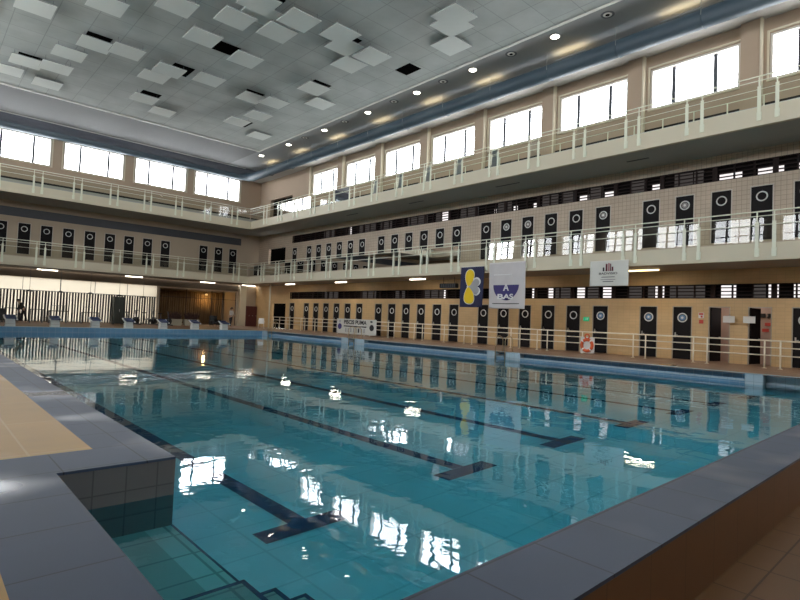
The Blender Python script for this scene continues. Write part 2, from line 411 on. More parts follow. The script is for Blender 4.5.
# right wall upper windows, piers between them
def window(axis,pos,a,b,z0,z1,depth=.2,sgn=1,bars=False):
    def bb(bm,d0,d1,u0,u1,e,f):
        lo,hi=sorted((pos+sgn*d0,pos+sgn*d1))
        if axis=='x': box(bm,lo,hi,u0,u1,e,f)
        else: box(bm,u0,u1,lo,hi,e,f)
    bm=bmesh.new(); t=.09
    bb(bm,-.03,depth+.05,a,a+t,z0,z1); bb(bm,-.03,depth+.05,b-t,b,z0,z1); bb(bm,-.03,depth+.05,a+t,b-t,z1-t,z1); bb(bm,-.03,depth+.05,a+t,b-t,z0,z0+.05)
    o=link_mesh(nm('window'),bm,M_frame); tag(o,kind='structure')
    w=b-a
    if bars:
        q=bmesh.new(); bb(q,depth-.05,depth+.03,a+t,b-t,(z0+z1)/2-.03,(z0+z1)/2+.03); link_mesh('mullion',q,M_mull,o)
        q=bmesh.new(); bb(q,depth-.05,depth+.03,a+w*.5-.035,a+w*.5+.035,z0+.05,z1-t); link_mesh('mullion',q,M_mull,o)
    for f in (.27,.74):
        q=bmesh.new(); bb(q,depth-.05,depth+.03,a+w*f-.08,a+w*f+.08,z0+.05,z1-t); link_mesh('mullion',q,M_mull,o)
    q=bmesh.new(); bb(q,depth,depth+.008,a+t,b-t,z0+.05,z1-t); link_mesh('pane',q,M_pane,o)
    q=bmesh.new(); e=.16; bb(q,-.05,-.001,a-.12,a-.04,z0-.02,z1+e); bb(q,-.05,-.001,b+.04,b+.12,z0-.02,z1+e); bb(q,-.05,-.001,a-.04,b+.04,z1+.08,z1+e); bb(q,-.09,-.001,a-.12,b+.12,z0-.08,z0-.02); link_mesh('casing',q,M_cream,o)
    # portal so daylight through the opening is sampled well
    L=bpy.data.lights.new('daylight_portal','AREA'); L.shape='RECTANGLE'; L.size=w; L.size_y=z1-z0
    L.cycles.is_portal=True
    lo=bpy.data.objects.new('daylight_portal',L); C.objects.link(lo)
    uc,zc=(a+b)/2,(z0+z1)/2; p=pos+sgn*(depth+.25)
    if axis=='x': lo.location=(p,uc,zc); d=Vector((-sgn,0,0))
    else: lo.location=(uc,p,zc); d=Vector((0,-sgn,0))
    lo.rotation_euler=d.to_track_quat('-Z','Z').to_euler()
    return o
for a,b in wins: window('x',XR,a,b,11.93,13.88)
for k in range(-1,9):
    c=6.72+4.9*(k-1)
    q=bmesh.new(); box(q,XR-.22,XR,c-.36,c+.36,B2T-.05,14.6)
    tag(link_mesh('trim_%d'%(k+10),q,M_upper),kind='structure')
    q=bmesh.new(); box(q,XR-.26,XR-.005,c-.44,c-.36,B2T-.05,14.6)
    tag(link_mesh('trim_%d'%(k+30),q,M_cream),kind='structure')

# ---------------------------------------------------------------- end wall
ewins=[(3.33-5.33,7.75-5.33),(3.33,7.75),(8.6,13.05),(13.95,18.4),(19.2,23.7)]
wall('wall_end','y',YE,.3,XL,XR+.3,B2T-.1,ZC+.1,[(a,b,12.28,14.48) for a,b in ewins],M_upper)
for a,b in ewins: window('y',YE,a,b,12.28,14.48)
edx=[1.85,3.34,4.83,6.30,7.75,9.24,10.77,12.27,13.76,15.27,16.80,20.29,21.76,23.22]
wall('wall_end','y',YE-.2,.3,XL,XR+.1,B1T-.1,B2+.02,[(x-DW/2,x+DW/2,5.1,7.52) for x in edx],M_plaster)
for x in edx: door('y',YE-.2,x,5.1,7.52,handle=False)
tag(BX('trim_61',M_soffitshade,None,(XL+.1,24.0,YE-.05,YE-.001,3.42,4.03)),kind='structure')  # dark strip added over the wall, painting in shade above the glazing
# plain dark frieze above the doors
tag(BX('trim_60',M_mull,None,(XL+.1,24.0,YE-.235,YE-.201,7.95,8.62)),kind='structure')
# ground floor of the end wall: milky daylight glazing behind slats, then a curtained room
wall('wall_end','y',YE,.3,XL,XR+.1,0,B1+.02,[(XL+.5,16.4,.03,3.40),(16.6,23.9,.03,3.3)],M_plaster)
gw=BX(nm('window'),M_screen,None,(XL+.5,16.4,YE+.12,YE+.14,.03,3.40)); tag(gw,kind='structure')
bm=bmesh.new()
for k in range(9): box(bm,XL+.5+k*2.4875,XL+.53+k*2.4875,YE+.06,YE+.12,2.45,3.4)
box(bm,XL+.5,16.4,YE+.04,YE+.1,2.38,2.43)
link_mesh('frame',bm,M_mull,gw)
L=bpy.data.lights.new('daylight_portal','AREA'); L.shape='RECTANGLE'; L.size=19.8; L.size_y=3.3; L.cycles.is_portal=True
lo=bpy.data.objects.new('daylight_portal',L); C.objects.link(lo); lo.location=(6.45,YE+.6,1.72); lo.rotation_euler=Vector((0,-1,0)).to_track_quat('-Z','Z').to_euler()
sl=bmesh.new(); rnd=random.Random(3)
x=XL+.7; nsl=0
while x<16.3:
    w=.045+rnd.random()*.03; s=(rnd.random()-.5)*.07
    v=box(sl,x-w,x+w,YE-.12,YE-.07,.0,2.38)
    for q in v[:4]: q.co.x+=s
    x+=.205
tag(link_mesh('slat_screen',sl,M_black),'tall screen of thin dark vertical slats before the bright milky glazing at the pool end','screen')
tag(BX('floor',M_brownf,None,(16.4,24.0,YE,YE+3.2,-.1,0)),kind='structure')
tag(BX('wall_room',M_plaster,None,(16.4,16.5,YE+.3,YE+3.2,0,3.5),(24.0,24.1,YE+.3,YE+3.2,0,3.5),(16.4,24.1,YE+3.2,YE+3.3,0,3.5)),kind='structure')
tag(BX('ceiling',M_soffit,None,(16.4,24.1,YE+.3,YE+3.3,3.4,3.5)),kind='structure')
# curtain folds, one wavy sheet
bm=bmesh.new(); prev=None
for k in range(241):
    xx=16.6+7.2*k/240; yy=YE+2.9+.07*math.sin(k*.9)+.04*math.sin(k*.37)
    a=bm.verts.new((xx,yy,.05)); b=bm.verts.new((xx,yy,3.2))
    if prev: bm.faces.new((prev[0],a,b,prev[1]))
    prev=(a,b)
cu=link_mesh('curtain',bm,M_wood,None,True); sm=cu.modifiers.new('s','SOLIDIFY'); sm.thickness=.02
tag(cu,'long amber and brown curtain hanging in folds at the back of the lounge','curtain')
tag(BX('window_frame_lounge',M_black,None,*[(xx,xx+.04,YE+.02,YE+.08,.03,3.3) for xx in (16.6,19.0,21.4,23.85)],(16.6,23.89,YE+.02,YE+.08,2.5,2.54)),kind='structure')
wl=bpy.data.lights.new('lounge_lamp','POINT'); wl.energy=35; wl.color=(1,.62,.25); wl.shadow_soft_size=.15
wo=bpy.data.objects.new('lounge_light',wl); C.objects.link(wo); wo.location=(21.8,YE+2.2,2.75)
b=bmesh.new(); lathe(b,[(.001,.12),(.1,.1),(.15,0),(.12,-.05),(.001,-.06)],16,Matrix.Translation((21.8,YE+2.2,2.95)))
ll=link_mesh('ceiling_lamp',b,emis('amber_lamp',(1,.6,.2),.7),None,True); tag(ll,'small round amber lamp glowing near the curtain of the lounge','lamp')
TB('cord',M_black,ll,[(21.8,YE+2.2,3.07),(21.8,YE+2.2,3.4)],.01,6)
# cream column at the corner of the lounge + dark red lockers
tag(BX('column',M_cream,None,(24.1,24.75,YE-.45,YE-.01,0,B1)),kind='structure')
lk=empty('locker',(25.35,YE-.25,0),0,'dark red lockers standing right of the cream column','locker')
BX('body',M_locker,lk,(-.55,.6,-.2,.22,.0,2.0)); 
for k in range(3): 
    d=BX('locker_door',M_locker,lk,(-.53+k*.38,-.19+k*.38,-.225,-.201,.1,1.96)); BX('handle',M_steel,d,(-.25+k*.38,-.23+k*.38,-.245,-.226,1.0,1.12))

# ---------------------------------------------------------------- left and near walls (seen only in reflections)
wall('wall_left','x',XL-.3,.3,YN,YE,-.1,ZC+.1,[(a,b,11.2,14.3) for a,b in wins+[(4.13+4.9*8-1.9,4.13+4.9*8+1.9)]],M_upper)
for a,b in wins+[(4.13+4.9*8-1.9,4.13+4.9*8+1.9)]: window('x',XL,a,b,11.2,14.3,sgn=-1,bars=True)
nw=[(-2.5,1.9),(3.33,7.75),(8.6,13.05),(13.95,18.4),(19.2,23.7)]
wall('wall_near','y',YN-.3,.3,XL,XR+.3,-.6,ZC+.1,[(a,b,11.8,13.85) for a,b in nw],M_upper)
for a,b in nw: window('y',YN,a,b,11.8,13.85,sgn=-1)

# ---------------------------------------------------------------- balconies
def slab(z0,z1,zf,msof):
    # curb/fascia + floor plate + rear step, on the end, right and left sides
    bm=bmesh.new()
    box(bm,XF,XF+.18,YN,YF+.18,z0,z1); box(bm,XL+2.9,XF,YF,YF+.18,z0,z1)
    o=link_mesh('balcony_fascia',bm,M_cream); tag(o,kind='structure')
    b9=bmesh.new(); bm=bmesh.new(); box(bm,XF+.18,XR,YN,YE-.2,z0+.002,zf); box(b9,XL,XF+.18,YF+.18,YE-.2,z0+.002,zf)
    tag(link_mesh('balcony_floor',b9,M_soffitshade if z0<5 else msof),kind='structure')
    tag(link_mesh('balcony_floor',bm,msof),kind='structure')
    bm=bmesh.new(); box(bm,XL,XL+2.9,YN,YF+.18,z0,z1); tag(link_mesh('balcony_fascia',bm,M_cream),kind='structure')
slab(B1,B1T,4.57,M_soffit)
slab(B2,B2T,9.7,M_soffit2)
# rear step / plinth in front of the gallery walls
tag(BX('step_gallery',M_plaster,None,(24.9,26,YN,43.9,4.57,5.05),(XL,24.9,48.6,YE-.2,4.57,5.05)),kind='structure')
tag(BX('baseboard_right',M_lourec,None,(25.96,26,YN,43.9,5.05,5.20)),kind='structure')
tag(BX('step_gallery',M_soffit2,None,(24.9,26,YN,43.2,9.7,10.5),(XL,24.9,48.6,YE,9.7,10.5)),kind='structure')
tag(BX('baseboard_right',M_lourec,None,(25.955,25.995,YN,43.2,10.5,10.98)),kind='structure')
tag(BX('baseboard_end',M_lourec,None,(XL,24.9,YE-.04,YE-.005,10.5,10.9)),kind='structure')

# vents and slits on the grey upper soffit
for (y0,y1) in ((17.3,18.9),(24.75,26.1),(31.7,33.05),(10.3,11.3)):
    tag(BX('soffit_vent',M_mull,None,(24.38,24.48,y0,y1,B2-.02,B2+.001)),
        {17.3:'thin dark slit vent under the top balcony above the two hanging flags',24.75:'thin dark slit vent under the top balcony left of the flags',31.7:'farthest thin dark slit vent under the top balcony',10.3:'nearest thin dark slit vent under the top balcony'}[y0],'vent','slit vents under the top balcony')

# railings -------------------------------------------------------------
def railing(name,axis,pos,u0,u1,zt,posts,label,sgn=1,zb=None,glass=True,group=None,tilt=0.,tmax=99):
    """balcony balustrade: brackets on the fascia, paired posts, tubes and glass panels"""
    o=empty(name,(0,0,0),0,label,'railing',group)
    def P(d,u,z): return (pos+d,u,z) if axis=='x' else (u,pos+d,z)
    def bb(b,d0,d1,a,c,e,f):
        if axis=='x': box(b,pos+d0,pos+d1,a,c,e,f)
        else: box(b,a,c,pos+d0,pos+d1,e,f)
    for k,u in enumerate(posts):
        b=bmesh.new()
        bb(b,-.055,-.035,u-.06,u+.06,zt-.52,zt+.78)
        tube(b,[P(-.045,u,zt+.7),P(-.045,u,zt+1.15)],.024,6)
        p=link_mesh('post',b,M_rail,o)
        b=bmesh.new(); bb(b,-.035,0,u-.08,u-.05,zt-.5,zt-.2); bb(b,-.035,0,u+.05,u+.08,zt-.5,zt-.2); bb(b,-.035,0,u-.03,u+.03,zt-.45,zt-.25)
        link_mesh('bracket',b,M_rail,p)
    for nme,h,r in (('handrail',1.16,.026),('rail',.99,.018),('rail',.66,.015)):
        TB(nme,M_rail,o,[P(-.045,u0,zt+h),P(-.045,u1,zt+h)],r,8)
    if glass:
        ps=sorted(posts); 
        edges=[u0]+[ (ps[i]) for i in range(len(ps))]+[u1]
        for a,c in zip(edges[:-1],edges[1:]):
            if c-a<.25: continue
            b=bmesh.new()
            tl=tilt if c<tmax else 0.
            vs=[b.verts.new(q) for q in (P(.0,a+.03,zt+.05),P(.0,c-.03,zt+.05),P(tl,c-.03,zt+.97),P(tl,a+.03,zt+.97))]
            b.faces.new(vs); link_mesh('glass_panel',b,M_glassr,o)
    # inner rail and short stanchions a step behind the glass
    return o
def pairs(p,q,u0,u1,st=2.53):
    out=[]; k=-6
    while p+st*k<u1:
        for v in (p+st*k,q+st*k):
            if u0<v<u1: out.append(round(v,3))
        k+=1
    return out
railing('balcony_railing','x',XF,-2,YF+.1,B1T,pairs(5.69,5.15,-2,YF),'pale green railing with glass panels on the right side of the lower balcony',tilt=.055,tmax=19.8)
railing('balcony_railing','x',XF,-2,YF+.1,B2T,pairs(5.69,5.12,-2,YF),'pale green railing with glass panels on the right side of the top balcony',tilt=.06,tmax=32.5)
railing('balcony_railing','y',YF,XL+2.9,XF-.12,B1T,pairs(6.63,7.15,-1,XF,2.5),'pale green railing on the end side of the lower balcony, above the starting blocks')
railing('balcony_railing','y',YF,XL+2.9,XF-.12,B2T,pairs(6.2,6.72,-1,XF,2.5),'pale green railing on the end side of the top balcony, under the bright end windows')
# second row of stanchions on the top step (seen through the front rail)
def inner_rail(axis,pos,u0,u1,z0,st,label):
    o=empty('inner_railing',(0,0,0),0,label,'railing')
    def P(u,z): return (pos,u,z) if axis=='x' else (u,pos,z)
    u=u0
    while u<u1:
        TB('post',M_rail,o,[P(u,z0),P(u,z0+.95)],.028,6); u+=st
    TB('handrail',M_rail,o,[P(u0,z0+.95),P(u1,z0+.95)],.02,6)
    TB('rail',M_rail,o,[P(u0,z0+.5),P(u1,z0+.5)],.016,6)
inner_rail('x',24.2,2,43,9.7,1.27,'lower inner railing behind the front rail of the top balcony, right side')

# ground railing along the cabins
def ground_rail():
    X=24.35
    posts=[5.69,5.18,8.23,7.7,10.76,10.21,13.25,15.8,15.2,17.46,16.88,20.8,20.2,22.4,25.05,24.3,27.6,27.0,30.2,29.6,32.1,33.5,35.55,36.6,38.1,38.7,41.1,40.5,42.2,43.3,3.1,2.6]
    o=empty('pool_railing',(X,0,0),0,'cream tube railing on the floor in front of the ground level cabin doors','railing')
    for y in posts:
        b=bmesh.new(); tube(b,[(0,y,.01),(0,y,1.05)],.03,8); p=link_mesh('post',b,M_railg,o,True)
        b=bmesh.new(); lathe(b,[(.001,.012),(.08,.012),(.085,0),(.001,0)],12,Matrix.Translation((0,y,0))); link_mesh('base_plate',b,M_railg,p)
    for z,r in ((1.06,.03),(.80,.022),(.50,.022)): TB('rail' if z<1 else 'handrail',M_railg,o,[(0,2.0,z),(0,43.4,z)],r,8)
ground_rail()

# ---------------------------------------------------------------- ceiling
tag(BX('ceiling',M_ceil,None,(XL,21.6,YN,42.3,ZC,ZC+.1)),kind='structure')
tag(BX('ceiling',M_ceilband,None,(21.6,XR+.3,YN,YE,ZC-.001,ZC+.1)),kind='structure')
tag(BX('ceiling',M_ceilshade,None,(XL,21.6,42.3,YE,ZC-.001,ZC+.1)),kind='structure')
tag(BX('trim_70',M_trimw,None,(21.55,21.65,YN,42.35,ZC-.07,ZC),(XL,21.55,42.25,42.35,ZC-.07,ZC),(XL,23.4,48.35,48.43,ZC-.05,ZC)),kind='structure')
# soffit box over the right windows, bulkhead over the end windows
tag(BX('trim_71',M_soffit3,None,(24.72,XR+.3,YN,YE,14.6,14.7),(24.72,24.8,YN,YE,14.7,ZC)),kind='structure')
tag(BX('trim_72',M_trimw,None,(24.68,24.74,YN,YE,14.56,14.62)),kind='structure')  # pale strip painted in for the line of light along the soffit edge
bm=bmesh.new()
pr=[(48.45,ZC),(48.42,15.1),(48.6,14.85),(48.9,14.65),(49.3,14.55),(50,14.52),(50,ZC)]
for i in range(len(pr)-1):
    (y0,z0),(y1,z1)=pr[i],pr[i+1]
    bm.faces.new([bm.verts.new(p) for p in ((XL,y0,z0),(24.7,y0,z0),(24.7,y1,z1),(XL,y1,z1))])
bmesh.ops.remove_doubles(bm,verts=bm.verts[:],dist=1e-4)
tag(link_mesh('trim_73',bm,M_ductend),kind='structure')
# big blue air duct, mitred at the far corner
du=empty('air_duct',(0,0,0),0,'large blue round air duct hung under the ceiling above the windows','air duct')
bm=bmesh.new(); tube(bm,[(24.0,YN,14.45),(24.0,47.9,14.5),(23.7,48.8,14.62),(22.9,49.2,14.7),(XL+.1,49.2,14.7)],.40,24); link_mesh('duct',bm,M_duct,du,True)
for k in range(14):
    y=-3+3.65*k
    if y>46: break
    b=bmesh.new()
    tube(b,[(24.0,y-.03,14.45),(24.0,y+.03,14.45)],.412,24); link_mesh('collar',b,M_duct,du,True)
    b=bmesh.new(); tube(b,[(23.58,y,14.45),(23.58,y,ZC)],.012,5); tube(b,[(24.42,y,14.45),(24.42,y,14.6)],.012,5); link_mesh('hanger',b,M_panel_e,du)

# recessed downlights along the band
dl0=None
DL=[11.39-2.65,11.39,14.04,16.6,19.16,21.71,23.13+.9,25.54+.9,28.36+.6,31.2,33.53,36.2,38.67,43.25]
lit=[14.04,19.16,23.6,28.36,33.53,38.67,43.25]
labs=['recessed round downlight, brightest and nearest, beside the blue duct','recessed round downlight, second nearest of the lit row','recessed round downlight, third of the lit row from the camera','recessed round downlight in the middle of the lit row','recessed round downlight, third from the far corner','recessed round downlight, second from the far corner','recessed round downlight at the far corner of the ceiling']
for i,y in enumerate(lit):
    o=empty('downlight',(22.35,y,ZC),0,labs[i],'ceiling light','lit downlights in the ceiling band')
    b=bmesh.new(); lathe(b,[(.17,0),(.24,-.012),(.25,-.03),(.24,-.045),(.17,-.03),(.17,0)],20); link_mesh('rim',b,M_trimw,o)
    b=bmesh.new(); lathe(b,[(.001,-.05),(.19,-.05),(.19,-.03)],20); link_mesh('lamp',b,M_lamp,o)
    L=bpy.data.lights.new('downlight_lamp','SPOT'); L.energy=120; L.spot_size=math.radians(100); L.color=(1,.9,.75); L.shadow_soft_size=.15
    l=bpy.data.objects.new('downlight_beam',L); C.objects.link(l); l.location=(0,0,-.06); l.parent=o
unl=[(11.39,'nearest'),(16.6,'second'),(21.4,'third'),(25.7,'fourth'),(31.0,'fifth'),(36.2,'sixth')]
for y,w in unl:
    o=empty('ceiling_diffuser',(22.35,y,ZC),0,'round dark ringed ceiling diffuser, %s from the camera in the row of downlights'%w,'vent','round ceiling diffusers')
    for R_,m_ in ((.30,M_mull),(.20,M_trimw),(.10,M_dark)):
        b=bmesh.new(); lathe(b,[(.001,-.012-R_*.0-(.3-R_)*.08),(R_-.01,-.012-(.3-R_)*.08),(R_,-.004),(R_,0)],22); link_mesh('ring' ,b,m_,o)
# warm uplights above the duct
UL=[8.85,14.13,19.29,23.7,28.7,34.1,39.4,44.4,3.6]
for i,y in enumerate(UL):
    o=empty('uplight',(23.95,y,14.93),0,'warm slim uplight on top of the blue duct, number order: place %s along the duct'%(['near window','second window','third window','fourth window','fifth window','sixth window','seventh window','far corner','outside the frame'][i]),'light','warm uplights on the duct')
    o['label']='warm slim uplight on the blue duct above the %s'%(['second window from the right edge','third window from the right edge','fourth window from the right edge','fifth window from the right edge','sixth window from the right edge','seventh window from the right edge','farthest window','brown corner wall','window nearest the camera'][i])
    BX('housing',M_panel_e,o,(-.06,.06,-.85,.85,-.02,.03)); BX('lamp',M_warm,o,(-.045,.045,-.82,.82,.031,.036))
    L=bpy.data.lights.new('uplight_lamp','AREA'); L.shape='RECTANGLE'; L.size=1.7; L.size_y=.08; L.energy=5; L.color=(1,.75,.4)
    l=bpy.data.objects.new('uplight_beam',L); C.objects.link(l); l.parent=o; l.location=(0,0,.05); l.rotation_euler=(PI,0,PI/2)

# hanging acoustic panels
PAN=[(3.59,29.6,0),(5.93,26.91,0),(4.2,36.71,0),(5.58,36.28,1),(5.74,33.7,0),(3.56,38.84,0),(5.64,39.34,2),(6.49,31.49,0),(7.92,31.03,1),(10.54,23.67,0),(10.19,26.51,0),(12.75,27.09,0),(10.32,31.64,1),(9.98,33.14,2),(12.42,31.05,0),(10.65,37.12,0),(15.39,31.58,2),(10.7,21.66,0),(11.15,22.42,2),(12.54,23.31,0),(12.71,21.6,1),(14.77,21.19,0),(15.6,21.98,2),(17.24,21.73,0),(16.96,23.35,2),(17.38,27.4,0),(16.81,31.18,0),(18.93,29.04,2),(17.41,16.14,1),(17.9,16.7,2),(19.22,17.95,2),(17.2,34.09,0),(16.73,36.33,0),(19.27,37.86,2),(12.28,38.58,2),(8.2,24.6,0),(1.2,31.5,0)]
panel0=None
cols=['left','middle','right']
for i,(x,y,h) in enumerate(PAN):
    z=(14.95,14.85,15.14)[h]
    k=z/15.0
    k=(z-1.3)/(15-1.3); X_,Y_=x*k,y*k
    if panel0 is None:
        o=empty('ceiling_panel',(0,0,0))
        bm=bmesh.new(); box(bm,-.74,.74,-.74,.74,0,.010)
        link_mesh('panel',bm,M_panel,o)
        b=bmesh.new(); box(b,-.74,.74,-.74,.74,.0105,.05); link_mesh('backing',b,M_panel_e,o)
        for sx in (-1,1):
            for sy in (-1,1):
                b=bmesh.new(); tube(b,[(sx*.6,sy*.6,.07),(sx*.6,sy*.6,.18)],.008,4); link_mesh('hanger',b,M_mull,o)
        panel0=o
    else: o=copy_tree(panel0)
    o.location=(X_,Y_,z)
    for c in o.children:
        if c.name.startswith('hanger'): c.scale=(1,1,1); 
    o['group']='square acoustic panels hung under the ceiling'; o['category']='ceiling panel'
ords=['first','second','third','fourth','fifth','sixth','seventh','eighth','ninth','tenth']
ps=sorted([q for q in bpy.data.objects if q.name.startswith('ceiling_panel')],key=lambda q:q.location.y)
rows=[ps[k:k+4] for k in range(0,len(ps),4)]
for r_,row in enumerate(rows):
    row.sort(key=lambda q:q.location.x)
    for c_,q in enumerate(row):
        q['label']='pale square acoustic ceiling panel, %s from the left in row %s from the camera'%(ords[c_],['one','two','three','four','five','six','seven','eight','nine','ten'][r_])
# lengthen hangers to the ceiling per panel height
for o in [q for q in bpy.data.objects if q.name.startswith('ceiling_panel')]:
    for c in o.children:
        if c.name.startswith('hanger'):
            s=(ZC-o.location.z)/.18; c.scale=(1,1,s); c.location=(0,0,.07-.07*s if s>1 else 0)
# flush black panels painted as the dark of open ceiling hatches
for i,(x,y,w,d) in enumerate(((6.0,31.03,1.15,1.2),(3.8,36.5,1.15,1.2),(10.4,31.2,1.15,1.2),(11.1,26.9,1.2,.9),(10.35,36.6,1.15,1.2),(14.9,31.35,1.2,1.2),(16.8,36.6,1.2,1.1),(17.05,27.05,1.2,1.2),(15.2,21.5,1.0,.8),(11.0,21.3,.7,.7),(19.45,21.45,.9,.95))):
    tag(BX('ceiling_hatch',M_dark,None,(x,x+w,y-.25,y+d,ZC-.012,ZC-.002)),
        ['dark open ceiling hatch above the far left panels','farthest-left dark open ceiling hatch near the ceiling edge','dark open ceiling hatch behind the centre-left panels','small dark ceiling opening between two panels near the top','dark open ceiling hatch far down the centre','dark L-shaped ceiling opening over a centre-right panel','farthest-right dark ceiling hatch over the last panels','dark open ceiling hatch over the panel near the downlights','dark sliver of ceiling opening beside the overlapping panels','dark ceiling opening at the very top centre','single uncovered square dark ceiling hatch beside the downlights'][i],'hatch','dark openings in the ceiling')

# ---------------------------------------------------------------- floors and pool
bm=bmesh.new()
def quadz(bm,x0,x1,y0,y1,z): bm.faces.new([bm.verts.new(p) for p in ((x0,y0,z),(x1,y0,z),(x1,y1,z),(x0,y1,z))])
NX,NY0,NY1=.92,1.83,4.86     # stair notch
def deck(name,mat,rects,z=0,th=.022):
    b=bmesh.new()
    for r in rects: box(b,r[0],r[1],r[2],r[3],z-th,z)
    return tag(link_mesh(name,b,mat),kind='structure')
deck('floor',M_cope,[(.40,NX,1.32,5.52),(NX,PX0,NY1,5.52),(1.32,PX0,5.52,PY1+.4),(NX,1.6,1.32,NY0),(1.6,PX1+5.8,1.32,PY0)])
deck('floor',M_tan,[(XL,.40,YN,5.52),(.40,1.6,YN,1.32),(XL,1.32,5.52,PY1+.4)])
deck('floor',M_deckr,[(PX1,XR+.3,PY0,YE+.1)])
deck('floor',M_brownf,[(XL,PX1,PY1+.4,YE+.1)])
deck('floor',M_poolpl,[(PX0,PX1,PY1,PY1+.4)])
tag(BX('floor',M_brownf,None,(1.6,XR+.3,YN,1.32,-.62,-.51)),kind='structure')
tag(BX('wall_parapet',M_wallbr,None,(1.6,XR,1.32,1.40,-.52,-.023),(1.6,1.68,YN,1.32,-.52,-.023)),kind='structure')

prof=[(PX0,-.835),(3.0,-.81),(5.67,-.70),(8.14,-.62),(10.56,-.565),(12.9,-.53),(15,-.51),(PX1,-.49)]
def zf(x):
    for (a,za),(b,zb) in zip(prof[:-1],prof[1:]):
        if x<=b: return za+(zb-za)*(x-a)/(b-a)
    return prof[-1][1]
bm=bmesh.new()
vs=[(bm.verts.new((x,PY0-.0,z)),bm.verts.new((x,PY1,z))) for x,z in prof]
for a,b in zip(vs[:-1],vs[1:]): bm.faces.new((a[0],b[0],b[1],a[1]))
bm.faces.new([bm.verts.new(q) for q in ((PX1,PY0,-.49),(PX1+.6,PY0,-.49),(PX1+.6,5.4,-.49),(PX1,5.4,-.49))])
pf=link_mesh('pool_floor',bm,M_poolfl); tag(pf,kind='structure')
lines=[3.05,5.67,8.14,10.56,12.9,15.05,17.6]
yT=[4.60,4.72,4.72,4.66,4.60,4.56,4.5]
for x,y in zip(lines,yT):
    b=bmesh.new(); w=.105; e=.006
    def strp(x0,x1,y0,y1):
        b.faces.new([b.verts.new(p) for p in ((x0,y0,zf(x0)+e),(x1,y0,zf(x1)+e),(x1,y1,zf(x1)+e),(x0,y1,zf(x0)+e))])
    strp(x-w,x+w,y+.14,PY1-2.0); strp(x-.5,x+.5,y-.14,y+.14)
    strp(x-.5,x+.5,PY1-2.2,PY1-2.0)
    link_mesh('lane_line',b,M_line,pf)
# pool side walls
bm=bmesh.new(); box(bm,PX0-.1,PX0,NY1+.101,PY1,-1.3,-.023); tag(link_mesh('wall_pool_left',bm,M_pooltl),kind='structure')
bm=bmesh.new(); box(bm,NX,PX0,NY1,NY1+.1,-1.3,-.023)
tag(link_mesh('wall_pool_notch',bm,M_notch),kind='structure')
bm=bmesh.new(); box(bm,NX-.1,NX,NY0-.1,NY1+.1,-1.3,-.023); box(bm,NX,PX1+.6,PY0-.1,PY0,-1.3,-.023)
tag(link_mesh('wall_pool_near',bm,M_pooltl),kind='structure')
# far end: flat wall
tag(BX('wall_pool_end',M_pooltl,None,(PX0,PX1,PY1,PY1+.2,-1.3,-.023)),kind='structure')
# right side with overflow recess between pale piers
piers=[(4.75,5.25),(13.95,14.75),(15.25,15.8),(25.0,25.9),(26.5,27.3),(36.7,37.5)]
bm=bmesh.new()
box(bm,PX1,PX1+.5,5.25,PY1+.2,-1.3,-.25)           # lower face
tag(link_mesh('wall_pool_right',bm,M_pooltl),kind='structure')
tag(BX('wall_pool_right',M_pooltl,None,(PX1+.30,PX1+.5,5.25,PY1+.2,-.25,-.023)),kind='structure')
tag(BX('trim_81',M_poolpl,None,(PX1-.03,PX1+.12,5.25,PY1,-.25,-.19)),kind='structure')
bm=bmesh.new()
for a,b_ in piers: box(bm,PX1-.02,PX1+.32,a,b_,-1.3,-.001)
tag(link_mesh('wall_pool_pier',bm,M_poolpl),kind='structure')
tag(BX('wall_pool_right',M_poolpl,None,(PX1+.45,PX1+.6,PY0,5.25,-1.3,-.023)),kind='structure')
# white lip round the pool edge on the right
tag(BX('trim_82',M_poolpl,None,(PX1-.03,PX1+.25,PY0,PY1,-.001,.012)),kind='structure')
# notch ledge and submerged stair
le=BX('pool_ledge',M_ledge,None,(NX,1.60,NY0,NY1,-.9,-.60)); tag(le,kind='structure')
BX('nosing',M_nosing,le,(1.60,PX0,NY0,NY1,-.9,-.60))
st=empty('pool_stairs',(0,0,0),0,'submerged tiled steps leading down from the ledge at the bottom of the picture','stairs')
for k,(x1,zz) in enumerate(((1.80,-.53),(2.05,-.66),(2.31,-.78))):
    s=BX('step',M_ledge,st,(1.0 if k==0 else (1.80,2.05)[k-1],x1,NY0+.01,3.43,-.86,zz))
    BX('step_edge',M_line,s,(x1-.03,x1+.004,NY0+.01,3.434,zz-.02,zz+.003),(1.0 if k==0 else x1-.26,x1,3.40,3.434,zz-.02,zz+.003))
tag(BX('trim_83',M_line,None,(PX0-.012,PX0+.006,3.44,NY1,-.62,-.596)),kind='structure')
# water
bm=bmesh.new(); P=[(NX,NY0),(PX1+.45,NY0),(PX1+.45,5.25),(PX1,5.25),(PX1,PY1),(PX0,PY1),(PX0,NY1),(NX,NY1)]
bm.faces.new([bm.verts.new((x,y,WZ)) for x,y in P])
w=link_mesh('pool_water',bm,M_water)
if w.data.polygons[0].normal.z<0: w.data.flip_normals(); tag(w,'clear rippled blue-green water filling the swimming pool','water',kind='stuff')

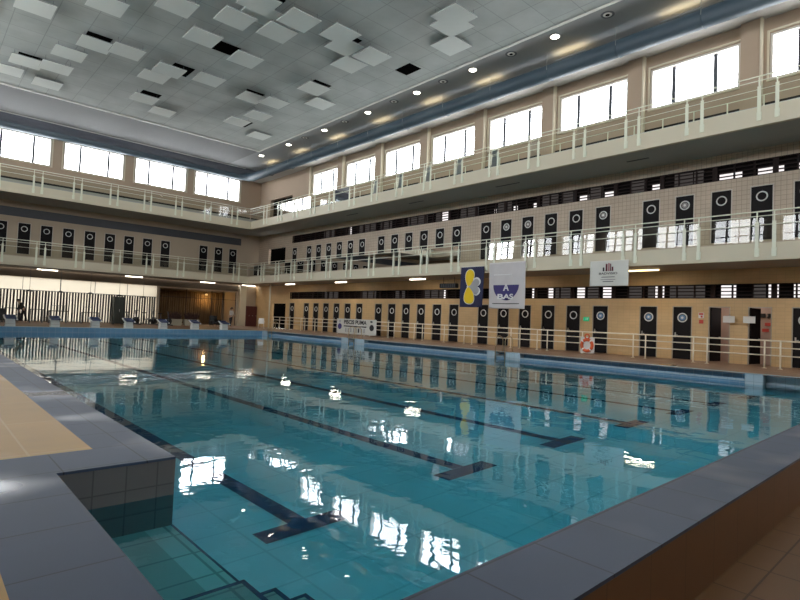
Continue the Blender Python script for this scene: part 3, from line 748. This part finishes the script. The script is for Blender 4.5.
# ---------------------------------------------------------------- lights under the balconies
def tube_light(x,y,along,z,lab,mat=M_tubel,e=4,col=(1,.88,.7)):
    o=empty('tube_light',(x,y,z),0 if along=='y' else PI/2,lab,'ceiling light','long tube lights under the lower balcony')
    BX('housing',M_white,o,(-.10,.10,-.68,.68,-.05,0)); BX('diffuser',mat,o,(-.08,.08,-.66,.66,-.10,-.05))
    L=bpy.data.lights.new('tube_lamp','AREA'); L.shape='RECTANGLE'; L.size=.16; L.size_y=1.3; L.energy=e; L.color=col
    l=bpy.data.objects.new('tube_beam',L); C.objects.link(l); l.parent=o; l.location=(0,0,-.11)
for y,lab in ((10.4,'long warm tube light under the lower balcony right of the white banner with bars'),(17.6,'long tube light under the lower balcony hidden behind the hanging banners'),(25.0,'long tube light under the lower balcony left of the black heater'),(33.4,'long tube light under the lower balcony above the white pool banner'),(40.8,'long tube light under the lower balcony nearest the far right corner'),(3.0,'long tube light under the lower balcony outside the right edge')):
    tube_light(24.4,y,'y',B1,lab,M_lampo if y<11 else M_tubel,16 if y<11 else 12)
for x,lab in ((7.7,'long tube light under the end balcony, leftmost'),(13.84,'long tube light under the end balcony, second from the left'),(20.15,'long tube light under the end balcony above the amber curtain'),(24.2,'long tube light under the corner of the lower balcony'),(1.5,'long tube light under the end balcony outside the left edge')):
    tube_light(x,48.1,'x',B1,lab)

# hanging pendants before the milky glazing
for i,(x,zz) in enumerate(((4.7,2.3),(6.8,2.3),(8.83,2.34),(10.92,2.36),(13.09,2.3),(14.99,2.28))):
    o=empty('pendant_lamp',(x,49.2,zz),0,'small dark pendant lamp on a rod before the bright glazing, %s'%(['outside the left edge','leftmost one in view','second from the left','third from the left','above the dark cabinet','the rightmost one'][i]),'lamp','dark pendant lamps before the milky glazing')
    b=bmesh.new(); lathe(b,[(.03,.14),(.10,.10),(.26,.02),(.27,-.02),(.001,-.02)],16); link_mesh('shade',b,M_black,o,True)
    TB('rod',M_mull,o,[(0,0,.14),(0,0,B1-zz)],.014,6)

# heater under the lower balcony
h=empty('heater',(24.5,22.3,3.45),0,'black box heater hung under the lower balcony left of the blue flag','heater')
bm=bmesh.new(); box(bm,-.14,.14,-.66,.66,-.10,.18); bmesh.ops.bevel(bm,geom=bm.edges[:],offset=.03,segments=2); link_mesh('body',bm,M_black,h)
BX('grille',M_mull,h,*[(-.155,-.14,-.6+k*.15,-.54+k*.15,-.06,.14) for k in range(8)])
for s in (-.45,.45): TB('bracket',M_black,h,[(0,s,.18),(0,s,B1-3.45)],.015,6)

# pole near the far right corner
p=empty('pole',(24.0,43.5,0),0,'thin cream pole rising from the floor to the balcony near the dark doorway','pole')
TB('shaft',M_cream,p,[(0,0,0),(0,0,B1)],.065,12); b=bmesh.new(); lathe(b,[(.001,.03),(.13,.03),(.13,0),(.001,0)],16); link_mesh('base_plate',b,M_cream,p)

# ---------------------------------------------------------------- starting blocks
blk=empty('starting_block',(0,0,0))
bm=bmesh.new(); v=box(bm,-.24,.24,-.18,.24,0,.42)
for q in v[4:]: q.co.x*=.85
bmesh.ops.bevel(bm,geom=bm.edges[:],offset=.02,segments=2); link_mesh('pedestal',bm,M_white,blk)
bm=bmesh.new(); v=box(bm,-.25,.25,-.34,.36,.43,.50)
for q in v:
    q.co.z += .13*(q.co.y+.34)/.7
bmesh.ops.bevel(bm,geom=bm.edges[:],offset=.015,segments=2); link_mesh('platform',bm,M_blue,blk)
bm=bmesh.new(); v=box(bm,-.24,.24,.28,.36,.58,.66); bmesh.ops.bevel(bm,geom=bm.edges[:],offset=.02,segments=2); link_mesh('rear_wedge',bm,M_blue,blk)
for s in (-1,1):
    b=bmesh.new(); tube(b,[(s*.27,-.38,.40),(s*.28,.0,.47),(s*.28,.40,.62)],.045,6); link_mesh('side_rim',b,M_white,blk,True)
b=bmesh.new(); tube(b,[(-.22,-.19,.12),(-.22,-.28,.15),(.22,-.28,.15),(.22,-.19,.12)],.015,6); link_mesh('grab_bar',b,M_steel,blk,True)
b=bmesh.new(); 
for zz in (.16,.28): box(b,-.22,.22,.24,.36,zz,zz+.03)
link_mesh('step',b,M_white,blk)
bl=['leftmost','second from the left','third from the left','middle','third from the right','second from the right','rightmost']
for i,x in enumerate((4.42,6.61,8.79,10.76,12.94,15.13,17.3)):
    o=blk if i==0 else copy_tree(blk)
    o.location=(x,PY1+.45,0); tag(o,'white starting block with blue top, %s of seven'%bl[i],'starting block','starting blocks at the far pool end')

# ---------------------------------------------------------------- ladders
def ladder(y,lab,x=PX1-.02,mat=M_brass):
    o=empty('pool_ladder',(x,y,0),0,lab,'ladder')
    for s in (-.27,.27):
        pts=[(-.06,s,-.8),(-.06,s,.45)]
        for k in range(9):
            a=PI-PI*k/8; pts.append((.22+.28*math.cos(a),s,.50+.22*math.sin(a)))
        pts+=[(.50,s,.2),(.50,s,0)]
        b=bmesh.new(); tube(b,pts,.022,8); link_mesh('handrail',b,mat,o,True)
    for zz in (-.15,-.42,-.7): BX('rung',M_steel,o,(-.11,-.01,-.26,.26,zz,zz+.03))
ladder(15.0,'steel pool ladder with curved handrails on the right side, left of the orange lifebuoy')
ladder(26.2,'steel pool ladder with curved handrails below the white banner on the railing')
ladder(36.2,'steel pool ladder with curved handrails in the far right corner of the pool')
# left edge handrail at the frame's left border
o=empty('grab_rail',(1.55,22.0,0),0,'dark steel grab rail standing on the left pool edge at the picture border','handrail')
for s in (-.3,.3): TB('hoop',M_steel,o,[(0,s,0),(0,s,.75),(.15,s,.95),(.4,s,.85),(.42,s,-.7)],.022,8)

# ---------------------------------------------------------------- flags and banners
def text_mesh(name,s,size,mat,parent,M,bold=0.,w=None,extr=.002,amp=0.):
    cu=bpy.data.curves.new(name,'FONT'); cu.body=s; cu.size=size; cu.align_x='CENTER'; cu.align_y='CENTER'; cu.extrude=extr; cu.offset=bold
    t=bpy.data.objects.new(name+'_tmp',cu); C.objects.link(t)
    dg=bpy.context.evaluated_depsgraph_get(); dg.update()
    me=bpy.data.meshes.new_from_object(t.evaluated_get(dg)); bpy.data.objects.remove(t)
    if w:
        xs=[v.co.x for v in me.vertices]; k=w/(max(xs)-min(xs))
        for v in me.vertices: v.co.x*=k
    T=MW.inverted()@M; me.transform(T)
    for v in me.vertices: v.co.z+=wav(v.co.x,v.co.y,amp)
    me.transform(MW); me.materials.clear(); me.materials.append(mat); me.name=name
    o=bpy.data.objects.new(name,me); C.objects.link(o); o.parent=parent; return o
# local frame of a hanging cloth: u to the viewer's right (towards -Y), v up, n towards the pool (-X)
MW=Matrix(((0,0,-1,0),(-1,0,0,0),(0,1,0,0),(0,0,0,1)))
def wav(u,v,a): return a*math.sin(u*5.+v*.8)*(.4+.6*max(0,-v)) 
def cloth(name,w,h,mat,amp,loc,lab,cat,skew=0.,curv=None):
    nu,nv=28,28; bm=bmesh.new(); g=[]
    for i in range(nu+1):
        row=[]
        for j in range(nv+1):
            u=(i/nu-.5)*w; v=-h*j/nv
            row.append(bm.verts.new((u+skew*v*.0,v,wav(u,v,amp))))
        g.append(row)
    for i in range(nu):
        for j in range(nv): bm.faces.new((g[i][j],g[i+1][j],g[i+1][j+1],g[i][j+1]))
    bm.transform(MW)
    o=link_mesh(name,bm,mat,None,True); o.location=loc
    s=o.modifiers.new('thick','SOLIDIFY'); s.thickness=.004; s.offset=0
    return tag(o,lab,cat)
def shape(name,pts,mat,parent,amp,off=.006):
    """filled outline following the waves of its cloth (pts in u,v)"""
    bm=bmesh.new(); f=bm.faces.new([bm.verts.new((u,v,0)) for u,v in pts])
    bmesh.ops.triangulate(bm,faces=[f])
    bmesh.ops.subdivide_edges(bm,edges=bm.edges[:],cuts=6,use_grid_fill=True)
    for v in bm.verts: v.co.z=wav(v.co.x,v.co.y,amp)+off
    bm.transform(MW)
    o=link_mesh(name,bm,mat,parent,True); s=o.modifiers.new('thick','SOLIDIFY'); s.thickness=.003; s.offset=0
    return o
def ell(cx,cy,a,b,rot=0,n=28,taper=0.):
    out=[]
    for k in range(n):
        t=2*PI*k/n; x=a*math.cos(t); y=b*math.sin(t); x*=1+taper*y/b
        out.append((cx+x*math.cos(rot)-y*math.sin(rot),cy+x*math.sin(rot)+y*math.cos(rot)))
    return out
# iris flag (hangs with the iris lying on its side)
fl=cloth('flag',1.62,2.24,M_navy,.05,(22.95,19.17,4.37),'navy flag with yellow and white iris hanging from the lower balcony','flag')
TB('hem_rope',M_white,fl,[(.03,.8,.01),(.03,-.8,.01)],.015,6)
shape('yellow_petal',ell(-.18,-.62,.30,.47,-.15,taper=.35),M_yellow,fl,.05,.016)
shape('petal_outline',ell(-.18,-.62,.33,.51,-.15,taper=.35),M_flagw,fl,.05,.008)
shape('yellow_petal',ell(-.20,-1.58,.30,.47,PI+.15,taper=.35),M_yellow,fl,.05,.016)
shape('petal_outline',ell(-.20,-1.58,.33,.51,PI+.15,taper=.35),M_flagw,fl,.05,.008)
def heart(s):
    out=[]
    for k in range(40):
        t=2*PI*k/40; hx=16*math.sin(t)**3; hy=13*math.cos(t)-5*math.cos(2*t)-2*math.cos(3*t)-math.cos(4*t)
        out.append((.20+hy*s*1.15,-1.10+hx*s))       # heart on its side, tip to the left
    return out
shape('grey_petal',heart(.0265),M_flaggr,fl,.05,.017)
shape('petal_outline',heart(.032),M_flagw,fl,.05,.009)
# club banner
b2=cloth('banner',2.28,2.42,M_cloth,.035,(22.95,16.85,4.5),'large white cloth banner with a purple half disc hanging beside the navy flag','banner')
TB('hem_rope',M_white,b2,[(.03,1.14,.01),(.03,-1.14,.01)],.015,6)
half=[(-.80,-1.18)]+[(-.80*math.cos(t),-1.18-.80*math.sin(t)) for t in [PI*k/20 for k in range(1,20)]]+[(.80,-1.18)]
shape('half_disc',half,M_purple,b2,.035,.018)
text_mesh('lettering','A',.52,M_flagw,b2,MW@Matrix.Translation((-.02,-1.32,.03)),.012,amp=.035)
text_mesh('lettering','BAS',.36,M_flagw,b2,MW@Matrix.Translation((-.02,-1.80,.03)),.012,w=1.0,amp=.035)
shape('dark_line',[(-.85,-2.14),(.85,-2.14),(.85,-2.18),(-.85,-2.18)],M_ink,b2,.035,.012)
shape('pale_line',[(-.80,-.62),(.35,-.62),(.35,-.66),(-.80,-.66)],M_flagw,b2,.035,.012)
# bar logo banner
b3=cloth('banner',1.78,1.14,M_vinyl,.012,(22.93,11.3,4.30),'small white banner with four red and black bars hanging from the lower balcony','banner')
for u,w_,hh,mt in ((-.25,.075,.17,M_ink),(-.11,.085,.33,M_maroon),(-.0,.06,.36,M_pink),(.08,.05,.33,M_maroon),(.17,.08,.19,M_maroon)):
    shape('logo_bar',[(u-w_/2,-.47),(u+w_/2,-.47),(u+w_/2,-.47+hh),(u-w_/2,-.47+hh)],mt,b3,.012,.01)
text_mesh('lettering','BADVISIO',.13,M_ink,b3,MW@Matrix.Translation((-.03,-.58,.016)),.002,w=.86,amp=.012)
for v,w_,s in ((-.72,.62,.03),(-.84,.70,.018),(-.92,.5,.03)):
    shape('small_print',[(-.03-w_/2,v),(-.03+w_/2,v),(-.03+w_/2,v-s),(-.03-w_/2,v-s)],M_mull,b3,.012,.01)
# banner on the pool railing
b1=cloth('banner',4.7,1.12,M_vinyl,.01,(24.28,31.15,1.18),'wide white banner with a black title tied to the pool railing','banner')
text_mesh('lettering','PISCIS PUMA',.40,M_ink,b1,MW@Matrix.Translation((-.1,-.25,.018)),.012,w=2.7,amp=.01)
shape('dark_line',[(-1.45,-.50),(1.25,-.50),(1.25,-.58),(-1.45,-.58)],M_ink,b1,.01,.01)
for k in range(8):
    u=-1.25+k*.31; shape('pale_print',[(u,-.68),(u+.16,-.68),(u+.16,-.98),(u,-.98)],M_flaggr if k!=5 else M_ink,b1,.01,.01)
shape('round_logo',ell(-1.95,-.58,.24,.22),M_purple,b1,.01,.01); shape('round_logo',ell(1.85,-.58,.24,.22),M_ink,b1,.01,.01)
shape('round_logo',ell(-1.95,-.2,.10,.12),M_flaggr,b1,.01,.01); shape('round_logo',ell(1.8,-.15,.14,.06),M_ink,b1,.01,.01)

# ---------------------------------------------------------------- lifebuoy, signs
lb=empty('lifebuoy',(24.24,12.95,.42),0,'orange ring lifebuoy on a white board hanging on the pool railing','lifebuoy')
Mx=Matrix.Rotation(PI/2,4,'Y')
b=bmesh.new(); torus(b,.27,.075,Mx,28,10); link_mesh('ring',b,M_orange,lb,True)
for k in range(4):
    b=bmesh.new(); a=PI/4+k*PI/2; torus(b,.27,.079,Mx,28,10)
    geom=[f for f in b.faces if abs(((math.atan2(f.calc_center_median().z,f.calc_center_median().y)-a+PI)%(2*PI))-PI)>.16]
    bmesh.ops.delete(b,geom=geom,context='FACES'); link_mesh('reflective_band',b,M_white,lb,True)
BX('backboard',M_white,lb,(.04,.06,-.36,.36,-.38,.40))
b=bmesh.new(); torus(b,.11,.035,Matrix.Translation((0,0,.42))@Mx,20,6); link_mesh('rope_coil',b,M_orange,lb,True)
es=empty('exit_sign',(25.97,13.95,1.71),0,'small green sign on the tan wall between two cabin doors above the lifebuoy','sign')
BX('panel',M_green,es,(-.02,.02,-.15,.15,-.1,.1)); BX('arrow',M_white,es,(-.026,-.021,-.08,.04,-.012,.012),(-.026,-.021,-.10,-.07,-.04,.04))
rs=empty('fire_sign',(25.97,8.48,1.92),0,'red and white notice on the tan wall right of the last blue-ringed door','sign')
BX('panel',M_paper,rs,(-.01,.01,-.11,.11,-.02,.22)); BX('red_mark',M_red,rs,(-.015,-.011,-.09,.09,.12,.20),(-.015,-.011,-.06,.02,.0,.09)); BX('lower_plate',M_red,rs,(-.01,.01,-.09,.08,-.26,-.10))
for y,lab in ((7.32,'white paper sign beside the first open cabin door'),(6.57,'white paper sign beside the second open cabin door')):
    s=empty('paper_sign',(25.72,y,1.87),0,lab,'sign','white paper signs by the open doors')
    BX('sheet',M_paper,s,(-.005,.005,-.22,.22,-.14,.14)); BX('clip',M_steel,s,(-.01,.27,-.01,.01,.14,.16))
# notices on the corridor wall seen through the second open door
s=empty('notice_board',(27.58,6.35,1.9),0,'black and red notices on the pink wall seen through the second open door','sign')
BX('black_sheet',M_black,s,(-.01,.01,-.30,.02,.12,.30),(-.01,.01,.08,.30,.12,.30)); BX('red_sheet',M_red,s,(-.01,.01,-.22,.1,-.24,-.1),(-.01,.01,-.05,.2,-.5,-.36))
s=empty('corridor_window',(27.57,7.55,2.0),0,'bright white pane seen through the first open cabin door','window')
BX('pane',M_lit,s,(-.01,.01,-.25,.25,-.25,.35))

# ---------------------------------------------------------------- far deck: people and furniture
def person(name,loc,rz,J,lab,top,bot,hair=M_hair):
    """one skinned body, clothing as slightly larger skinned layers, hair cap"""
    root=empty(name,loc,rz,lab,'person')
    def skin(nm_,chains,mat,root_v=0,sub=2):
        verts=[];edges=[];rad=[];idx={}
        def vid(k):
            if k not in idx:
                p,r=J[k]; idx[k]=len(verts); verts.append(p); rad.append(r)
            return idx[k]
        grow=chains[0][1]
        for ch,_ in [(c[0],c[1]) for c in chains]:
            for a,b in zip(ch[:-1],ch[1:]): edges.append((vid(a),vid(b)))
        me=bpy.data.meshes.new(nm_); me.from_pydata(verts,edges,[]); me.update()
        o=bpy.data.objects.new(nm_,me); C.objects.link(o); o.parent=root
        o.modifiers.new('skin','SKIN')
        sv=me.skin_vertices[0].data
        for i in range(len(verts)): sv[i].radius=(rad[i]*grow,rad[i]*grow); sv[i].use_root=(i==0)
        ss=o.modifiers.new('sub','SUBSURF'); ss.levels=sub; ss.render_levels=sub
        me.materials.append(mat)
        return o
    chs=[['pelvis','waist','chest','neck','skull','crown'],['chest','shL','elL','wrL','haL'],['chest','shR','elR','wrR','haR'],['pelvis','hipL','knL','anL','toL'],['pelvis','hipR','knR','anR','toR']]
    for s in 'LR':
        hx,hy,hz=J['ha'+s][0]; wx,wy,wz=J['wr'+s][0]
        d=Vector((hx-wx,hy-wy,hz-wz)).normalized(); side=d.cross(Vector((1,0,.1))).normalized()
        for k,(o_,l_) in enumerate(((-.03,.07),(-.01,.085),(.01,.08),(.03,.065))):
            a=Vector((hx,hy,hz))+side*o_; J['f%s%d'%(s,k)]=(tuple(a+d*l_*.6),.009); J['g%s%d'%(s,k)]=(tuple(a+d*l_),.008)
            chs.append(['ha'+s,'f%s%d'%(s,k),'g%s%d'%(s,k)])
        a=Vector((wx,wy,wz))+d*.03+side*.045; J['t'+s]=(tuple(a+d*.02),.011); chs.append(['ha'+s,'t'+s])
    skin('body',[(c,1.) for c in chs],M_skin)
    skin('top',[(c,1.22) for c in (['waist','chest','shL','elL','wrL2'],['chest','shR','elR','wrR2'],['chest','collar'],['waist','pelvis2'])],top)
    skin('trousers',[(c,1.22) for c in (['pelvis','hipL','knL','anL'],['pelvis','hipR','knR','anR'],['pelvis','waist2'])],bot)
    hx,hy,hz=J['skull'][0]
    b=bmesh.new(); bmesh.ops.create_uvsphere(b,u_segments=16,v_segments=10,radius=.125)
    bmesh.ops.delete(b,geom=[v for v in b.verts if v.co.z<-.02 and v.co.y<.02],context='VERTS')
    b.transform(Matrix.Translation((hx,hy+.015,hz+.02))); link_mesh('hair',b,hair,root,True)
    b=bmesh.new(); box(b,hx-.015,hx+.015,hy-.135,hy-.10,hz-.03,hz+.01); 
    link_mesh('nose',b,M_skin,root)
    return root
def pose(lean=0.,arm=(.0,.0),step=.1):
    s,c=math.sin(lean),math.cos(lean)
    def T(x,y,z):   # rotate the upper body forward (towards -y) about the pelvis
        dz=z-.92; return (x,y*c-dz*s,.92+dz*c+y*s)
    J={'pelvis':((0,0,.93),.135),'pelvis2':((0,0,.90),.13),'waist':(T(0,0,1.08),.115),'waist2':(T(0,0,1.03),.11),'chest':(T(0,0,1.33),.145),'neck':(T(0,0,1.50),.055),'collar':(T(0,0,1.45),.06),'skull':(T(0,-.02,1.62),.088),'crown':(T(0,-.01,1.72),.075)}
    for sgn,k in ((1,'L'),(-1,'R')):
        J['sh'+k]=(T(sgn*.19,0,1.42),.058); J['el'+k]=(T(sgn*.25,-arm[0]*.5-.02,1.15),.042)
        J['wr'+k]=(T(sgn*.24,-arm[0]-.10,.96+arm[1]),.028); J['wr'+k+'2']=(T(sgn*.24,-arm[0]*.85-.09,.99+arm[1]*.8),.036)
        J['ha'+k]=(T(sgn*.24,-arm[0]-.16,.89+arm[1]),.030)
        J['hip'+k]=((sgn*.10,0,.86),.095); J['kn'+k]=((sgn*.11,sgn*step*.5-.02,.49),.062); J['an'+k]=((sgn*.12,sgn*step,.09),.042); J['to'+k]=((sgn*.13,sgn*step-.17,.045),.036)
    return J
person('person',(6.05,45.6,0),math.radians(-75),pose(.55,(.25,.1),.16),'person in dark clothes bending forward over the dark rack before the slats',M_shirtd,M_trous)
person('person',(20.9,44.6,0),math.radians(30),pose(.08,(.12,.1),.1),'person in a white top and dark trousers standing at the amber lounge',M_shirtw,M_trous)

def rack(name,x0,x1,y,z,lab,uprights=(),th=.05):
    o=empty(name,((x0+x1)/2,y,0),0,lab,'rack'); w=(x1-x0)/2
    BX('top',M_black,o,(-w,w,-.2,.2,z-th,z))
    for sx in (-1,1):
        for sy in (-1,1): BX('leg',M_mull,o,(sx*(w-.05)-.02,sx*(w-.05)+.02,sy*.16-.02,sy*.16+.02,0,z-th))
    for u in uprights: BX('upright',M_mull,o,(u-.015,u+.015,-.02,.02,z,z+.38))
    if uprights: BX('crossbar',M_mull,o,(min(uprights)-.1,max(uprights)+.1,-.02,.02,z+.36,z+.39))
    return o
rack('equipment_rack',5.0,5.85,46.2,1.02,'low dark rack left of the bending person')
rack('equipment_rack',6.45,7.3,46.2,.98,'low dark rack right of the bending person')
rack('equipment_rack',7.6,8.8,46.2,.92,'low dark rack with uprights above the second starting block',(-.4,0,.4),.06)
rack('equipment_rack',9.7,10.9,46.2,.88,'low dark rack with uprights above the third starting block',(-.3,.1),.05)
o=empty('cabinet',(12.3,46.4,0),0,'tall dark green cabinet standing before the slatted glazing','cabinet')
M_cab=plain('dark_green_cabinet',(.03,.035,.028),.5)
BX('body',M_cab,o,(-.38,.38,-.25,.25,.06,2.12)); BX('door',M_cab,o,(-.36,-.01,-.275,-.251,.1,2.08),(.01,.36,-.275,-.251,.1,2.08)); BX('top_cap',M_black,o,(-.42,.42,-.28,.28,2.12,2.18)); BX('handle',M_steel,o,(.03,.05,-.30,-.276,1.0,1.2)); BX('foot',M_black,o,(-.36,-.28,-.2,.2,0,.06),(.28,.36,-.2,.2,0,.06))
# dark block at the left picture border
o=empty('bench',(3.9,45.9,0),0,'dark block-like padded bench at the left border behind the first starting block','bench')
bm=bmesh.new(); box(bm,-1.1,1.1,-.4,.4,.12,.95); bmesh.ops.bevel(bm,geom=bm.edges[:],offset=.06,segments=3); link_mesh('cushion',bm,M_black,o); BX('leg',M_mull,o,(-1,-.92,-.3,.3,0,.12),(.92,1,-.3,.3,0,.12))
# exercise bikes
def bike(loc,rz,lab):
    o=empty('exercise_bike',loc,rz,lab,'exercise bike','dark exercise bikes on the far deck')
    b=bmesh.new(); torus(b,.26,.035,Matrix.Translation((.45,0,.36))@Matrix.Rotation(PI/2,4,'X'),24,6); 
    lathe(b,[(.001,.03),(.22,.02),(.22,-.02),(.001,-.03)],20,Matrix.Translation((.45,0,.36))@Matrix.Rotation(PI/2,4,'X')); link_mesh('flywheel',b,M_black,o,True)
    b=bmesh.new(); tube(b,[(-.55,0,.06),(.7,0,.06)],.035,8); tube(b,[(-.15,0,.06),(-.3,0,.95)],.035,8); tube(b,[(.45,0,.3),(.35,0,1.05)],.035,8); tube(b,[(-.2,0,.45),(.42,0,.5)],.03,8); link_mesh('frame',b,M_mull,o,True)
    b=bmesh.new(); tube(b,[(-.52,-.25,.04),(-.52,.25,.04)],.035,8); tube(b,[(.68,-.25,.04),(.68,.25,.04)],.035,8); link_mesh('feet',b,M_black,o,True)
    b=bmesh.new(); v=box(b,-.45,-.15,-.12,.12,.95,1.03); 
    for q in v:
        if q.co.x>-.2: q.co.y*=.35
    bmesh.ops.bevel(b,geom=b.edges[:],offset=.02,segments=2); link_mesh('saddle',b,M_black,o)
    b=bmesh.new(); tube(b,[(.5,-.22,1.18),(.36,-.2,1.12),(.33,0,1.08),(.36,.2,1.12),(.5,.22,1.18)],.022,8); link_mesh('handlebar',b,M_black,o,True)
    b=bmesh.new(); tube(b,[(0,-.1,.4),(0,.1,.4)],.03,8); box(b,-.06,.06,-.22,-.12,.24,.27); box(b,-.06,.06,.12,.22,.5,.53); link_mesh('pedals',b,M_black,o)
    return o
bike((13.3,46.5,0),.1,'dark exercise bike on the far deck just right of the tall cabinet')
bike((14.75,46.9,0),-.2,'dark exercise bike on the far deck behind the fourth starting block')
bike((15.6,45.7,0),.2,'dark exercise bike on the far deck nearest the end of the slats')
def planter(loc,w,lab,seed):
    r=random.Random(seed); o=empty('planter',loc,0,lab,'planter','pale planters before the lounge')
    bm=bmesh.new(); v=box(bm,-w,w,-.25,.25,0,.55)
    for q in v[:4]: q.co.x*=.9; q.co.y*=.9
    bmesh.ops.bevel(bm,geom=bm.edges[:],offset=.03,segments=2); link_mesh('trough',bm,M_pot,o)
    b=bmesh.new()
    for k in range(150):
        a=r.random()*2*PI; x=(r.random()*2-1)*w*.85; y=(r.random()-.5)*.4; L_=.35+r.random()*.55
        d=Vector((math.cos(a)*.5,math.sin(a)*.5,1.1)).normalized(); s=d.cross(Vector((0,0,1))).normalized()*.035
        p=Vector((x,y,.5)); m_=p+d*L_*.6; e_=p+d*L_+Vector((0,0,-.06))
        b.faces.new([b.verts.new(q) for q in (p,m_+s,e_,m_-s)])
    tag(link_mesh('leaves',b,M_plant,o),kind='stuff')
planter((16.9,46.8,0),.55,'pale planter with dark reddish plants, left of two before the lounge',1)
planter((18.3,46.8,0),.65,'pale planter with dark reddish plants, right of two before the lounge',2)
# black armchair near the person in white
o=empty('armchair',(20.1,46.0,0),.2,'black armchair left of the person in a white top','armchair')
for nme,bx in (('seat',(-.3,.3,-.3,.25,.2,.42)),('backrest',(-.34,.34,.2,.38,.2,.95)),('armrest',(-.42,-.3,-.3,.3,.15,.6)),('armrest',(.3,.42,-.3,.3,.15,.6))):
    bm=bmesh.new(); box(bm,*bx); bmesh.ops.bevel(bm,geom=bm.edges[:],offset=.05,segments=3); link_mesh(nme,bm,M_black,o,True)
for sx in (-1,1):
    for sy in (-1,1): TB('leg',M_black,o,[(sx*.32,sy*.24,0),(sx*.32,sy*.24,.2)],.02,6)
# white chair by the pole
o=empty('chair',(23.0,43.0,0),-.5,'small white plastic chair beside the thin pole','chair')
bm=bmesh.new(); box(bm,-.24,.24,-.24,.24,.42,.46); bmesh.ops.bevel(bm,geom=bm.edges[:],offset=.015,segments=2); link_mesh('seat',bm,M_white,o)
bm=bmesh.new(); v=box(bm,-.23,.23,.21,.25,.46,.90)
for q in v[4:]: q.co.y+=.08
bmesh.ops.bevel(bm,geom=bm.edges[:],offset=.012,segments=2); link_mesh('backrest',bm,M_white,o)
for sx in (-1,1):
    for sy in (-1,1): TB('leg',M_white,o,[(sx*.25,sy*.25,0),(sx*.21,sy*.21,.43)],.022,6)
for sx in (-1,1): TB('armrest',M_white,o,[(sx*.25,-.22,.44),(sx*.26,-.2,.66),(sx*.25,.24,.68)],.02,6)

# ---------------------------------------------------------------- world, camera
w=bpy.data.worlds.new('overcast'); sc.world=w; w.use_nodes=True; nt=w.node_tree; nt.nodes.clear()
wo=nt.nodes.new('ShaderNodeOutputWorld'); bg=nt.nodes.new('ShaderNodeBackground'); bg.inputs[0].default_value=(.94,.97,1.0,1); bg.inputs[1].default_value=11.5
nt.links.new(bg.outputs[0],wo.inputs[0])
w.cycles.sampling_method='MANUAL'; w.cycles.sample_map_resolution=64

cam=bpy.data.cameras.new('camera'); co=bpy.data.objects.new('camera',cam); C.objects.link(co)
cam.sensor_width=36; cam.lens=535.9/800*36; cam.clip_end=200; cam.clip_start=.05
yaw,pit,rol=[math.radians(v) for v in (42.537,2.067,2.329)]
fw=Vector((math.sin(yaw)*math.cos(pit),math.cos(yaw)*math.cos(pit),math.sin(pit)))
r0=Vector((math.cos(yaw),-math.sin(yaw),0)); u0=r0.cross(fw)
rt=r0*math.cos(rol)+u0*math.sin(rol); up=-r0*math.sin(rol)+u0*math.cos(rol)
mw=Matrix((rt,up,-fw)).transposed().to_4x4(); mw.translation=Vector((0,0,1.3)); co.matrix_world=mw
sc.camera=co
sc.view_settings.view_transform='Standard'; sc.view_settings.look='None'; sc.view_settings.gamma=1.; sc.view_settings.exposure=.38; sc.view_settings.use_curve_mapping=False
